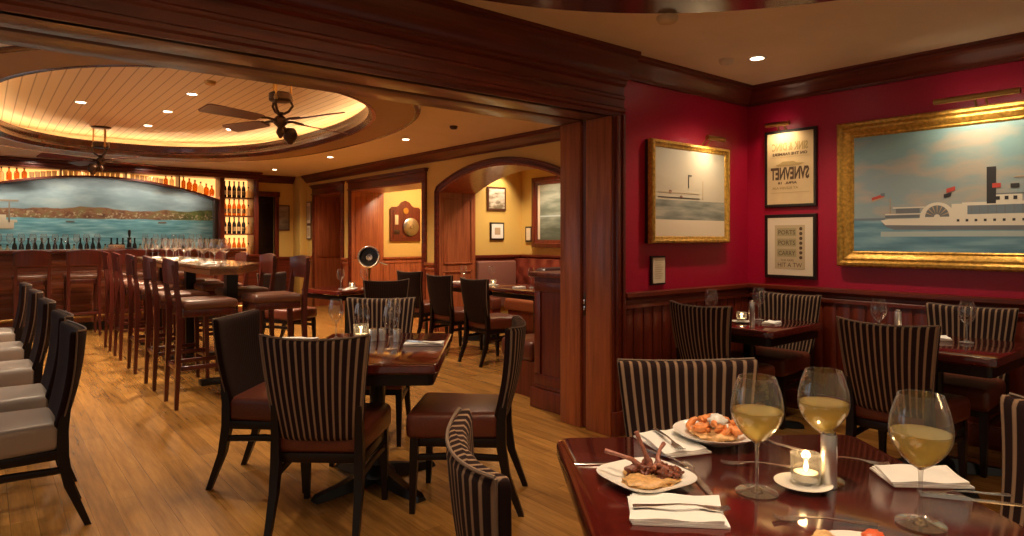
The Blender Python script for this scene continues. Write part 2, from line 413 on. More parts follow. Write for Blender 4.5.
# ---- header over the wide opening, its crown, the casing and the pocket door
hp = [(-.02, HZ), (.03, HZ), (.03, 2.205), (.045, 2.215), (.045, 2.235), (.03, 2.245), (.03, 2.295), (.04, 2.305), (.04, 2.32), (.03, 2.33), (.03, 2.385), (.055, 2.40), (.055, 2.42), (.07, 2.43), (.07, 2.452),
      (.085, 2.475), (.12, 2.525), (.165, 2.552), (.165, 2.575), (.18, 2.58), (.18, CZ), (-.02, CZ)]
t = MB(); sweep_line(hp, (-2.4, PY0), (PX + .11, PY0), (0, -1), t)
struct('trim_4', t, wx)
cp = [(-.01, 2.455), (.02, 2.455), (.02, 2.475), (.045, 2.49), (.07, 2.53), (.11, 2.555), (.11, 2.575), (.125, 2.58), (.125, CZ), (-.01, CZ)]
t = MB(); sweep_line(cp, (PX + .1, PY0), (RX, PY0), (0, -1), t); struct('trim_5', t, wx)
t = MB(); sweep_line(cp, (RX, -1.6), (RX, PY0), (-1, 0), t); struct('trim_6', t, wy)
t = MB().box(-2.4, PX, PY0 - .02, 3.265, HZ, HZ + .14, .004).box(-2.4, PX, 3.315, PY1 + .02, HZ, HZ + .14, .004).box(-2.4, PX, 3.26, 3.32, HZ + .06, HZ + .14)
struct('trim_7', t, wsof)
t = MB().box(PX - .005, PX + .10, PY0 - .03, PY0 + .02, 0, HZ, .006).box(PX + .02, PX + .055, PY0 - .05, PY0, .16, HZ, .008).box(PX + .085, PX + .115, PY0 - .045, PY0, 0, HZ + .02, .008).box(PX - .01, PX + .12, PY0 - .055, PY0, 0, .17, .006)
struct('trim_8', t, wz)
t = MB().box(PX - .02, PX + .03, PY0 - .02, 3.262, 0, HZ, .006).box(PX - .02, PX + .03, 3.318, PY1 - .005, 0, HZ, .006)
struct('trim_9', t, wl)
d = struct('door_1', MB().box(PX + .002, PX + .03, 3.265, 3.315, 0.01, HZ), wz)
lk = MB().box(PX - .004, PX + .004, 3.277, 3.303, .80, .96, .003).build('lock_plate', dbr_m, d)
MB().box(PX - .010, PX - .002, 3.283, 3.297, .885, .915, .003).box(PX - .010, PX - .002, 3.283, 3.297, .835, .868, .003).build('latch', sil_m, lk)
lk['label'] = 'dark brass lock plate'
# crown on the bar side of the header
t = MB(); sweep_line(cp, (-2.4, PY1), (BX, PY1), (0, 1), t); struct('trim_10', t, wx)

# ---- wainscot of the red room: panelling, rail and baseboard
RAIL = [(0, .86), (.025, .86), (.025, .885), (.012, .90), (.012, .915), (.03, .925), (.045, .94), (.045, .965), (.03, .972), (0, .972)]
t = MB().box(PX + .11, RX, PY0 - .012, PY0 + .01, 0, .87)
x = PX + .11
while x < RX - .05:
    t.box(x + .012, min(x + .10, RX), PY0 - .020, PY0, .14, .86, .004); x += .105
struct('trim_11', t, wz)
t = MB().box(RX - .012, RX + .01, -1.6, PY0, 0, .87)
y = PY0 - .02
while y > -1.5:
    t.box(RX - .020, RX, y - .095, y - .007, .14, .86, .004); y -= .105
struct('trim_12', t, wz)
t = MB(); sweep_line(RAIL, (PX + .115, PY0 - .01), (RX, PY0 - .01), (0, -1), t); struct('trim_13', t, wx)
t = MB(); sweep_line(RAIL, (RX - .01, -1.6), (RX - .01, PY0), (-1, 0), t); struct('trim_14', t, wy)
struct('baseboard_right', MB().box(RX - .035, RX, -1.6, PY0, 0, .15, .008), wy)
struct('baseboard_front', MB().box(PX + .12, RX, PY0 - .035, PY0, 0, .15, .008), wx)

# ---- the ochre wall of the bar: three deep openings, the nearest one arched
TK = .60
AY0, AY1, AS, AP = 5.325, 7.975, 2.02, 2.295       # arch: ends, spring and peak
def arc(y0, y1, zs, zp, n=20):
    h = (y1 - y0) / 2; rise = zp - zs; rad = (h * h + rise * rise) / (2 * rise); c = (y0 + y1) / 2
    return [(c + h * (2 * i / n - 1), zp - rad + math.sqrt(rad * rad - (h * (2 * i / n - 1)) ** 2)) for i in range(n + 1)]
OP = [(8.42, 10.85, 2.20), (11.27, 12.5, 2.20)]
poly = [(PY1 - .02, 0), (AY0, 0)] + arc(AY0, AY1, AS, AP) + [(AY1, 0)]
for a, b, z in OP: poly += [(a, 0), (a, z), (b, z), (b, 0)]
poly += [(BY + .3, 0), (BY + .3, CZ + .05), (PY1 - .02, CZ + .05)]
struct('wall_bar_right', MB().prism(poly, BX, BX + TK, 'x'), yel_m, smooth=30)
struct('wall_far', MB().prism([(-2.4, 0), (4.23, 0), (4.23, 2.18), (4.60, 2.18), (4.60, 0), (7.2, 0), (7.2, CZ + .05), (-2.4, CZ + .05)], BY, BY + .2, 'y'), yel_m, smooth=0)
struct('wall_nook_back', MB().box(6.67, 6.8, PY1, BY, 0, CZ + .05), yel_m, smooth=0)
struct('wall_nook_side', MB().box(BX + TK - .01, 6.7, 8.0, 8.31, 0, CZ + .05), yel_m, smooth=0)
struct('wall_nook_far', MB().box(BX + TK - .01, 6.7, 10.87, 11.25, 0, CZ + .05), yel_m, smooth=0)
struct('ceiling_nook', MB().box(BX + TK - .01, 6.8, PY1, BY, CZ, CZ + .05), crm_m, smooth=0)
struct('wall_pilaster', MB().box(4.98, BX + .02, 12.93, BY + .02, 0, CZ, .004), yel_m)
t = MB(); sweep_line(cp, (BX, PY1), (BX, 12.93), (-1, 0), t); struct('trim_15', t, wy)
t = MB(); sweep_line(cp, (4.1, BY), (5.0, BY), (0, -1), t); struct('trim_16', t, wx)
def lining(path, x0, x1, th, mb):
    # path of (y,z) points on the opening's inner edge; board of thickness th towards the inside
    n = len(path); secs = []
    c = sum(p[0] for p in path) / n
    for i in range(n):
        a = Vector(path[max(i - 1, 0)]); b = Vector(path[min(i + 1, n - 1)]); tt = (b - a).normalized(); nr = Vector((tt.y, -tt.x))
        if i in (0, n - 1): nr = Vector((1 if path[i][0] < c else -1, 0))
        p = Vector(path[i]); q = p + nr * th
        secs.append([(x0, p.x, p.y), (x1, p.x, p.y), (x1, q.x, q.y), (x0, q.x, q.y)])
    return mb.loft(secs, True)
apath = [(AY0, 0), (AY0, 1.0), (AY0, AS - .002)] + arc(AY0, AY1, AS, AP) + [(AY1, AS - .002), (AY1, 1.0), (AY1, 0)]
t = MB(); lining(apath, BX - .015, BX + TK + .015, .025, t)
for yy, sg in ((AY1 - .025, -1), (AY0 + .025, 1)):
    for z0, z1 in ((.16, .86), (.98, AS - .10)):
        fr = [(BX + .06, z0), (BX + TK - .06, z0), (BX + TK - .06, z1), (BX + .06, z1)]
        for (xa, za), (xb, zb) in zip(fr, fr[1:] + fr[:1]):
            t.box(min(xa, xb) - .012, max(xa, xb) + .012, min(yy, yy + sg * .012), max(yy, yy + sg * .012), min(za, zb) - .012, max(za, zb) + .012, .004)
struct('trim_17', t, wl)
def casing(path, w, prof_d, mb, x=BX):
    # flat moulded casing of width w around an opening, on the face x, profile depths prof_d [(frac, depth)]
    n = len(path); c = sum(p[0] for p in path) / n; secs = []
    for i in range(n):
        a = Vector(path[max(i - 1, 0)]); b = Vector(path[min(i + 1, n - 1)]); tt = (b - a).normalized(); nr = Vector((-tt.y, tt.x))
        if i in (0, n - 1): nr = Vector((-1 if path[i][0] < c else 1, 0))
        p = Vector(path[i])
        secs.append([(x - dd, p.x + nr.x * w * fr, p.y + nr.y * w * fr) for fr, dd in prof_d])
    return mb.loft(secs, True)
CPR = [(0, 0), (0, .03), (.25, .032), (.35, .02), (.7, .024), (.8, .045), (1, .045), (1, 0)]
t = MB(); casing(apath, .08, CPR, t); struct('trim_18', t, wy)
k = 19
for a, b, z in OP:
    pth = [(a, 0), (a, 1.0), (a, z - .001), (a + .001, z), (b - .001, z), (b, z - .001), (b, 1.0), (b, 0)]
    t = MB().box(BX - .015, BX + TK + .015, a, a + .025, 0, z).box(BX - .015, BX + TK + .015, b - .025, b, 0, z).box(BX - .015, BX + TK + .015, a, b, z - .025, z)
    t.box(BX + .05, BX + TK - .05, b - .037, b - .02, .98, z - .12, .005)
    struct('trim_%d' % k, t, wl); k += 1
    t = MB().box(BX - .03, BX + .01, a - .10, a + .012, 0, z, .006).box(BX - .03, BX + .01, b - .012, b + .10, 0, z, .006).box(BX - .03, BX + .01, a - .10, b + .10, z, z + .13, .006)
    t.box(BX - .055, BX + .01, a - .125, b + .125, z + .13, z + .165, .008).box(BX - .075, BX + .01, a - .145, b + .145, z + .165, z + .185, .005).box(BX - .05, BX, a - .11, b + .11, z - .005, z + .02, .005)
    struct('trim_%d' % k, t, wy); k += 1
# wainscot between the openings and inside the nooks
for a, b in ((PY1, AY0 - .08), (AY1 + .08, OP[0][0] - .10), (OP[0][1] + .10, OP[1][0] - .10), (OP[1][1] + .10, 12.93)):
    t = MB().box(BX - .018, BX + .01, a, b, 0, .9); sweep_line([(o, z + .02) for o, z in RAIL], (BX - .01, a), (BX - .01, b), (-1, 0), t)
    struct('trim_%d' % k, t, wl); k += 1
t = MB().box(BX + TK, 6.67, 10.845, 10.872, 0, .93)
x = BX + TK + .02
while x < 6.6:
    t.box(x + .006, x + .105, 10.838, 10.85, .14, .9, .004); x += .112
sweep_line([(o, z + .03) for o, z in RAIL], (BX + TK, 10.85), (6.67, 10.85), (0, -1), t); struct('trim_%d' % k, t, wl); k += 1
t = MB(); sweep_line([(o, z + .12) for o, z in RAIL], (BX + TK, 8.0), (6.67, 8.0), (0, -1), t); struct('trim_%d' % k, t, wx); k += 1
t = MB(); sweep_line([(o, z + .12) for o, z in RAIL], (6.67, 4.2), (6.67, 8.0), (-1, 0), t); struct('trim_%d' % k, t, wy); k += 1
t = MB().box(-1.8, 4.1, BY - .02, BY + .01, 0, .96); struct('trim_%d' % k, t, wx); k += 1
t = MB().box(4.6, 4.98, BY - .02, BY + .01, 0, .92).box(4.6, 4.98, BY - .04, BY, .92, .97, .008); struct('trim_%d' % k, t, wx); k += 1
# dark doorway at the far right end of the bar wall
t = MB().box(4.15, 4.235, BY - .035, BY + .02, 0, 2.19, .006).box(4.595, 4.68, BY - .035, BY + .02, 0, 2.19, .006).box(4.13, 4.70, BY - .04, BY + .02, 2.18, 2.28, .008)
struct('trim_%d' % k, t, wz); k += 1
d = struct('door_2', MB().box(4.235, 4.595, BY + .06, BY + .10, 0, 2.18), wd)
MB().box(4.28, 4.55, BY + .045, BY + .065, 1.15, 2.05, .01).box(4.28, 4.55, BY + .045, BY + .065, .2, 1.0, .01).build('door_panel', wd, d)
# left wall of the bar (outside the frame), with windows assumed for the daylight
wp = MB().box(-1.9, -1.75, PY1, BY, 0, .75).box(-1.9, -1.75, PY1, BY, 2.35, CZ + .05)
for a, b in ((PY1, 3.35 + .3), (4.95, 6.25), (7.75, 9.05), (10.55, BY)): wp.box(-1.9, -1.75, a, b, .75, 2.35)
struct('wall_left', wp, yel_m, smooth=0)
for i, y in enumerate((4.3, 7.0, 9.8)):
    h = .65 if i == 0 else .75
    w = struct('assumed_window_%d' % (i + 1), MB().box(-1.86, -1.78, y - h, y - h + .05, .75, 2.35).box(-1.86, -1.78, y + h - .05, y + h, .75, 2.35).box(-1.86, -1.78, y - h, y + h, .75, .80).box(-1.86, -1.78, y - h, y + h, 2.30, 2.35).box(-1.84, -1.80, y - .02, y + .02, .75, 2.35).box(-1.84, -1.80, y - h, y + h, 1.53, 1.57), wz)
    MB().box(-1.825, -1.819, y - h + .04, y + h - .04, .79, 2.31).build('pane', gls_m, w)

# ---- low partition behind the pocket door wall, backing a booth
t = MB().box(3.45, 5.1, PY1 + .01, 3.97, 0, 1.04).box(3.42, 5.1, PY1 + .005, 4.0, 0, .16, .01).box(3.435, 5.1, PY1 + .005, 3.985, .16, .19, .006)
for a, b in ((PY1 + .02, PY1 + .09), (3.89, 3.96)): t.box(3.435, 3.455, a, b, .272, .928, .004)
t.box(3.435, 3.455, PY1 + .02, 3.96, .93, 1.0, .004).box(3.435, 3.455, PY1 + .02, 3.96, .19, .27, .004)
t.box(3.41, 5.1, PY1 + .005, 4.01, 1.04, 1.08, .012)
struct('wall_low', t, wz)

# ================================================================== CEILING FITTINGS
dl = thing('recessed_downlight', '', 'downlight', (0, 0, 0))
MB().lathe([(.062, 0), (.062, -.004), (.055, -.008), (.045, -.006), (.042, 0)], seg=24).build('trim_ring', wht_m, dl)
MB().lathe([(.001, -.003), (.043, -.003), (.043, 0), (.001, 0)], seg=20).build('lens', lamp_m, dl)
first = True
DL = [(4.185, 2.464, CZ, 'round downlight in the cream ceiling over the red corner', 50),
      (4.17, 7.285, CZ, 'round downlight in the cream bar ceiling, nearest the arched opening', 42),
      (4.18, 9.62, CZ, 'round downlight in the cream bar ceiling before the gong opening', 42),
      (4.15, 12.0, CZ, 'round downlight in the cream ceiling near the far dark doorway', 36),
      (0.80, 8.09, UZ, 'downlight at the left of the beadboard ceiling, level with the left fan', 55),
      (1.60, 6.95, UZ, 'downlight in the beadboard, nearest the opening of its row of three', 62),
      (1.61, 8.08, UZ, 'middle downlight of the row of three in the beadboard', 62),
      (1.62, 9.24, UZ, 'downlight in the beadboard, farthest of the row of three, beside the left fan', 62),
      (2.50, 8.9, UZ, 'downlight in the beadboard close to the right side of the oval', 55)]
for x, y, z, lab, w in DL:
    dup(dl, (x, y, z), 0, lab, 'recessed downlights', first); first = False
    spot((x, y, z - .02), (x, y, 0), w * (.8 if z == CZ and y < 3 else 2.4), 125, .8)
# fans
def tubes(name, lst, mat, parent, seg=8):
    m = MB()
    for p, r in lst: m.tube(p, r, seg)
    return m.build(name, mat, parent)
def make_fan(loc, rz, label, top):
    f = thing('ceiling_fan', label, 'ceiling fan', loc, rz, 'bronze ceiling fans')
    MB().lathe([(.11, top), (.11, top - .015), (.09, top - .022), (.001, top - .022)], seg=28).build('ceiling_plate', dbr_m, f)
    for k in range(3):
        a = 2 * PI * k / 3 + .5
        MB().tube([(.085 * cos(a), .085 * sin(a), top - .015), (.085 * cos(a), .085 * sin(a), .20)], .009).lathe([(.001, .155), (.016, .16), (.02, .175), (.012, .19), (.016, .2), (.001, .205)], (.085 * cos(a), .085 * sin(a), .01), 10).build('hanger_rod', brs_m, f)
        MB().tube([(.085 * cos(a), .085 * sin(a), .17), (.10 * cos(a), .10 * sin(a), .135), (.065 * cos(a), .065 * sin(a), .085), (.02 * cos(a), .02 * sin(a), .06)], .011).build('yoke_arm', dbr_m, f)
    MB().lathe([(.001, .24), (.075, .24), (.092, .228), (.092, .175), (.08, .165), (.03, .16), (.001, .16)], seg=28).build('motor_drum', dbr_m, f)
    MB().lathe([(.001, .08), (.028, .075), (.03, .06), (.02, .05), (.04, .035), (.055, .015), (.055, -.02), (.035, -.04), (.02, -.055), (.03, -.075), (.035, -.10), (.02, -.125), (.012, -.14), (.001, -.145)], seg=20).build('hub', dbr_m, f)
    MB().tube([(0, 0, -.02), (-.05, .0, -.07), (-.09, 0, -.09)], .02).lathe([(.001, -.19), (.02, -.185), (.03, -.16), (.05, -.145), (.062, -.10), (.05, -.06), (.035, -.045), (.001, -.04)], (-.10, .0, 0), 20).build('motor', dbr_m, f)
    for k in range(4):
        a = k * PI / 2; M_ = Matrix.Rotation(a, 4, 'Z') @ Matrix.Rotation(R(13), 4, 'X')
        p = [(.20, -.055), (.24, -.065), (.60, -.082), (.68, -.080), (.70, -.06), (.70, .06), (.68, .080), (.60, .082), (.24, .065), (.20, .055)]
        m = MB().prism(p, -.004, .004); m.v = [tuple(M_ @ Vector(v)) for v in m.v]
        b = m.build('blade', wx, f)
        m = MB().tube([(.04, 0, 0), (.12, 0, .012), (.18, 0, .008), (.24, 0, .006)], [.014, .010, .012, .010], 8).box(.18, .27, -.04, .04, .004, .009, .002); m.v = [tuple(M_ @ Vector(v)) for v in m.v]
        m.build('blade_iron', dbr_m, b)
    return f
make_fan((1.95, 5.50, 2.33), R(51 + 180 - 32), 'bronze ceiling fan hanging nearest the wide opening, its blade broad against the beadboard', UZ - 2.33)
make_fan((1.18, 9.75, 2.33), R(20), 'bronze ceiling fan hanging near the harbour mural', UZ - 2.33)
def detector(name, loc, r, lab, mat):
    tag(MB().lathe([(r, 0), (r, -.012), (r * .8, -.03), (r * .5, -.036), (.001, -.036)], loc, 20).build(name, mat), lab, 'detector')
detector('smoke_detector', (4.05, 2.62, CZ), .05, 'small pale sensor beside the downlight over the red corner', mat_m)
detector('smoke_detector', (4.1, 6.1, CZ), .045, 'small brown sensor on the cream ceiling near the end of the bar oval', dbr_m)
detector('smoke_detector', (1.6, 6.29, UZ), .05, 'small round sensor on the beadboard near the broad fan blade', brs_m)
detector('smoke_detector', (2.72, 2.10, 2.48), .055, 'pale dome detector at the edge of the dark wooden ceiling oval', pap_m)

# ================================================================== FURNITURE
# ---- upholstered dining chair, facing +y
def make_chair():
    c = thing('dining_chair', '', 'chair', (0, 0, 0))
    b = bmesh.new(); bmesh.ops.create_cube(b, size=1)
    for v in b.verts: v.co = Vector((v.co.x * .475, v.co.y * .46 + .025, .432 + v.co.z * .13))
    bmesh.ops.bevel(b, geom=list(b.edges), offset=.034, segments=4, profile=.5, affect='EDGES')
    for v in b.verts:
        k = (v.co.y + .205) / .46; v.co.x *= .86 + .14 * k
        if v.co.z > .455: v.co.z += .014 * max(0, 1 - (v.co.x / .23) ** 2) * max(0, 1 - ((v.co.y - .025) / .23) ** 2)
    MB().bm(b).build('seat', lea_m, c, 60)
    MB().box(-.205, .205, .195, .225, .33, .375, .005).box(-.19, .19, -.205, -.18, .33, .375, .005).box(-.212, -.187, -.19, .21, .33, .375, .005).box(.187, .212, -.19, .21, .33, .375, .005).build('seat_frame', wd, c)
    for s in (-1, 1):
        MB().sq([(s * .200, .21, .40), (s * .202, .215, .30), (s * .203, .225, 0)], [.042, .040, .026]).build('leg', wd, c)
    for s in (-1, 1):
        MB().sq([(s * .190, -.232, .60), (s * .190, -.212, .46), (s * .190, -.212, .34), (s * .192, -.235, .20), (s * .196, -.31, 0)], [.026, .036, .040, .036, .026], ds=[.03, .045, .048, .040, .028]).build('leg', wd, c)
    for s in (-1, 1):
        MB().tube([(s * .204, .215, .275), (s * .198, 0, .285), (s * .192, -.225, .275)], [.012, .014, .012], 8, flat=1.4).build('stretcher', wd, c)
    # curved upholstered back
    NV, NU = 16, 44
    def cy(v): return -.205 - .095 * v - .018 * sin(PI * v)
    def hw(v): return .195 + .055 * v
    def bz(v): return .435 + .475 * v
    secs = []
    vs = [0, .012, .04] + [.04 + .92 * i / NV for i in range(1, NV)] + [.96, .985, 1.0]
    for i, v in enumerate(vs):
        th = .026 * (1 - max(0, (abs(v - .5) - .46) / .04) ** 2 * .45) if abs(v - .5) > .46 else .026
        w = hw(v) * (1 - (.02 if v in (0, 1.0) else 0)); sec = []
        for k in range(NU):
            a = 2 * PI * k / NU; ca, sa = cos(a), sin(a)
            u = math.copysign(abs(ca) ** .42, ca); q = math.copysign(abs(sa) ** .6, sa)
            y = cy(v) + .055 * u * u * (0.5 + .5 * v) + th * q
            z = bz(v) + .016 * v * v * (u * u - .45)
            sec.append((w * u, y, z))
        secs.append(sec)
    back = MB().loft(secs).build('backrest', str_m, c, 70)
    m = MB()
    for s in (-1, 1):
        m.tube([(s * hw(v) * .985, cy(v) + .055 * (.5 + .5 * v) - .018, bz(v) + .016 * v * v * .55) for v in [i / 12 for i in range(13)]], .004, 6)
    m.tube([(hw(1) * u * .985, cy(1) + .055 * u * u - .02, bz(1) + .016 * (u * u - .45) + .002) for u in [i / 10 - 1 for i in range(21)]], .004, 6)
    m.build('piping', pip_m, back)
    return c
chair = make_chair()
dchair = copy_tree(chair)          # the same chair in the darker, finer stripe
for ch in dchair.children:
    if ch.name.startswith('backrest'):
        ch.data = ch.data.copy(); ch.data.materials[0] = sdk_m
pchair = copy_tree(dchair)         # and once more, the glare on its seat painted as paler leather
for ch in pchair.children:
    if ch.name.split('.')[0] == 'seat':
        ch.data = ch.data.copy(); ch.data.materials[0] = plain('glare_pale_leather', (.36, .315, .28), .4, bump=.05, bscale=120)
cf = [True, True, True]
def put_chair(x, y, face, label, group, dark=0):
    dup((chair, dchair, pchair)[dark], (x, y, 0), R(face - 90), label, group, cf[dark]); cf[dark] = False
G1, G2, G3, G4 = 'striped chairs in the red room', 'striped chairs round the middle table', 'dark chairs in the row at the left', 'dark chairs by the ochre wall'
put_chair(1.062, 1.030, -27, 'striped chair at the left end of the nearest table, seen over its curved top', G1)
put_chair(1.787, 1.204, -126.5, 'striped chair facing the camera behind the plates of the nearest table', G1)
put_chair(1.845, .50, 143.5, 'tan and black striped chair cut by the right edge, beside the nearest table', G1)
put_chair(3.93, 2.56, -4, 'striped chair with its back to the camera, drawn up to the corner table', G1)
put_chair(4.62, 2.60, 180, 'striped chair against the wall beneath the two framed bills', G1)
put_chair(3.90, 1.42, 0, 'striped chair with its back to the camera below the steamboat painting', G1)
put_chair(4.62, 1.40, 180, 'striped chair against the wall beneath the steamboat painting', G1)
put_chair(1.32, 3.01, 49, 'striped chair with its back to the camera at the middle table', G2)
put_chair(1.31, 3.69, -43, 'striped chair at the left side of the middle table, seen from behind', G2, 1)
put_chair(1.945, 2.80, 137, 'striped chair at the right side of the middle table, its front lit', G2)
put_chair(2.08, 4.06, -128, 'striped chair on the far side of the middle table, facing the camera', G2)
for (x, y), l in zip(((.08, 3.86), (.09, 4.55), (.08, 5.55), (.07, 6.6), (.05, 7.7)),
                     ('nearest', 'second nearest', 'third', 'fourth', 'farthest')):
    put_chair(x, y, 180, '%s dark chair with a glare-paled seat in the row along the left edge' % l, G3, 2)
put_chair(3.30, 6.35, 82, 'dark round-topped chair seen from behind at the table with the silver-rimmed disc', G4, 1)
put_chair(4.60, 7.55, 10, 'dark chair nearest the gong opening, seen from behind', G4, 1)
put_chair(4.44, 6.55, 4, 'dark chair left of the pair drawn up to the table in the arch', G4, 1)
put_chair(4.36, 5.72, 0, 'dark chair right of the pair drawn up to the table in the arch', G4, 1)
put_chair(2.92, 7.95, -60, 'dark chair on the left side of the table with the silver-rimmed disc', G4, 1)

# ---- bar stool, facing +y
def make_stool():
    c = thing('bar_stool', '', 'bar stool', (0, 0, 0))
    b = bmesh.new(); bmesh.ops.create_cube(b, size=1)
    for v in b.verts: v.co = Vector((v.co.x * .42, v.co.y * .42 + .02, .815 + v.co.z * .075))
    bmesh.ops.bevel(b, geom=list(b.edges), offset=.03, segments=4, profile=.5, affect='EDGES')
    MB().bm(b).build('seat', leb_m, c, 60)
    MB().box(-.19, .19, -.18, .21, .72, .785, .006).build('seat_frame', wst, c)
    for s in (-1, 1):
        MB().sq([(s * .175, .195, .76), (s * .18, .21, 0)], [.042, .028]).build('leg', wst, c)
    for s in (-1, 1):
        MB().sq([(s * .178, -.255, 1.14), (s * .178, -.238, 1.0), (s * .178, -.215, .82), (s * .178, -.212, .6), (s * .185, -.235, 0)], [.026, .034, .042, .042, .028]).build('leg', wst, c)
    for s in (-1, 1): MB().box(s * .178 - .011, s * .178 + .011, -.20, .20, .30, .335, .004).build('stretcher', wst, c)
    MB().box(-.175, .175, .19, .215, .24, .275, .004).build('footrest', wst, c)
    MB().box(-.175, .175, -.23, -.21, .30, .335, .004).build('stretcher', wst, c)
    secs = []
    for i in range(15):
        u = i / 7 - 1; y = .035 * u * u; w = .205
        secs.append([(w * u, -.265 + y - .012, .985), (w * u, -.241 + y - .012, .985), (w * u, -.258 + y, 1.165 + .022 * (1 - u * u)), (w * u, -.272 + y, 1.17 + .022 * (1 - u * u)), (w * u, -.286 + y, 1.165 + .022 * (1 - u * u))])
    MB().loft(secs).build('backrest', wst, c, 60)
    return c
stool = make_stool(); sf = [True]
def put_stool(x, y, face, label, group):
    dup(stool, (x, y, 0), R(face - 90), label, group, sf[0]); sf[0] = False
for i, y in enumerate((5.83, 6.68, 7.60, 8.50, 9.25)):
    put_stool(1.42, y, 0, '%s red-brown bar stool on the aisle side of the tall glass-laden table' % ('nearest', 'second', 'third', 'fourth', 'farthest')[i], 'stools on the aisle side of the tall table')
for i, y in enumerate((5.98, 6.85, 7.70, 8.55)):
    put_stool(2.06, y, 180, '%s red-brown bar stool on the far long side of the tall table' % ('nearest', 'second', 'third', 'farthest')[i], 'stools on the far side of the tall table')
for i, x in enumerate((-.05, .52, 1.09, 1.66, 2.23)):
    put_stool(x, 10.88, 90, ('bar stool at the counter cut by the left edge', 'second bar stool from the left before the mural counter', 'third bar stool from the left before the mural counter', 'fourth bar stool from the left before the mural counter, behind the tall table', 'last bar stool on the right before the mural counter, behind the tall table')[i], 'stools at the bar counter')

# ---- tables
def make_table(name, label, w, d, h, loc, rz, group, r=.05, cross=True):
    t = thing(name, label, 'table', loc, rz, group)
    p = round_poly(w, d, r); p1 = round_poly(w - .02, d - .02, r)
    m = MB(); m.loft([[(x, y, z) for x, y in q] for q, z in ((p1, h - .05), (p, h - .04), (p, h - .012), (round_poly(w - .008, d - .008, r), h - .003), (round_poly(w - .02, d - .02, r), h))])
    m.build('tabletop', wtab, t, 35)
    MB().prism(round_poly(w - .05, d - .05, .03), h - .105, h - .049).build('apron', wd, t)
    MB().lathe([(.001, .05), (.10, .05), (.09, .08), (.05, .11), (.042, .2), (.042, h - .16), (.06, h - .13), (.13, h - .11), (.13, h - .104), (.001, h - .104)], seg=28).build('column', blk_m, t)
    a = min(w, d) * .42
    for k in range(4):
        M_ = Matrix.Rotation(k * PI / 2 + PI / 4, 4, 'Z'); m = MB()
        m.loft([[(x, -wd_, z0), (x, wd_, z0), (x, wd_ * .6, z1), (x, -wd_ * .6, z1)] for x, wd_, z0, z1 in ((.02, .045, .02, .10), (.12, .042, .012, .085), (a * .8, .036, .004, .05), (a + .05, .034, 0, .035), (a + .07, .03, 0, .02))])
        m.v = [tuple(M_ @ Vector(v)) for v in m.v]; m.build('foot', blk_m, t)
    return t
AX = 53.5
ax = (cos(R(AX)), sin(R(AX)))
make_table('dining_table', 'polished red-brown table nearest the camera, laid with plates and wine', .914, .95, .75,
           ((1.344 + 2.079) / 2 - ax[0] * .475, (1.453 + .91) / 2 - ax[1] * .475, 0), R(AX - 90), 'dining tables in the red room', .04)
make_table('dining_table', 'polished corner table beneath the framed bills and gilt sailing picture', .72, .74, .75, (4.28, 2.58, 0), 0, 'dining tables in the red room')
make_table('dining_table', 'polished table below the steamboat painting', .74, .78, .75, (4.27, 1.40, 0), 0, 'dining tables in the red room')
make_table('dining_table', 'polished middle table with four striped chairs around it on the oak floor', .76, 1.05, .75, (1.70, 3.28, 0), R(52.3 - 90), 'dining tables in the bar')
make_table('dining_table', 'dark table beside the silver-rimmed disc, beyond the middle table', .8, .8, .75, (3.42, 7.35, 0), R(10), 'dining tables in the bar')
make_table('dining_table', 'dark table in the arch, nearer the low partition', .7, .98, .75, (5.15, 5.89, 0), 0, 'dining tables in the bar')
make_table('dining_table', 'dark table in the arch, nearer the panelled reveal', .7, .98, .75, (5.15, 6.89, 0), 0, 'dining tables in the bar')
# tall communal table
tt = thing('tall_table', 'long tall wooden table crowded with wine glasses between two rows of stools', 'table', (0, 0, 0))
tp = [(1.50, 5.95), (1.74, 5.95), (2.12, 6.55), (2.12, 9.8), (1.50, 9.8)]
tm = wood('pale_tabletop_wood', (0.20, 0.11, 0.05), (0.34, 0.20, 0.10), 'y', .12, .6)
MB().prism(tp, 1.085, 1.105).build('tabletop', tm, tt)
MB().prism([(1.51, 5.96), (1.735, 5.96), (2.11, 6.56), (2.11, 9.79), (1.51, 9.79)], 1.03, 1.085).build('apron', wood('tall_table_edge', (0.16, .06, .02), (.26, .11, .04), 'y'), tt)
for y in (6.45, 8.0, 9.4):
    MB().sq([(1.82, y, 1.03), (1.82, y, 0.05)], [.10, .10]).build('leg', blk_m, tt)
    MB().box(1.55, 2.08, y - .06, y + .06, 0, .05, .012).build('foot', blk_m, tt)

# ---- bar counter
bc = thing('bar_counter', 'long red-brown bar counter below the harbour mural', 'bar counter', (0, 0, 0))
m = MB().box(-1.7, 3.4, 11.35, 11.75, .12, 1.12)
x = -1.68
MB().box(-1.7, 3.42, 11.22, 11.85, 1.13, 1.175, .012).build('countertop', wx, bc)
for z in (.30, .46, .62, .78, .94): m.box(-1.7, 3.4, 11.335, 11.36, z, z + .09, .006)
m.build('panelling', wood('bar_front_wood', (.13, .03, .012), (.26, .07, .028), 'x'), bc)
MB().box(-1.7, 3.4, 11.40, 11.75, 0, .12).build('plinth', blk_m, bc)
MB().tube([(-1.7, 11.22, .22), (3.4, 11.22, .22)], .022, 10).build('foot_rail', brs_m, bc)

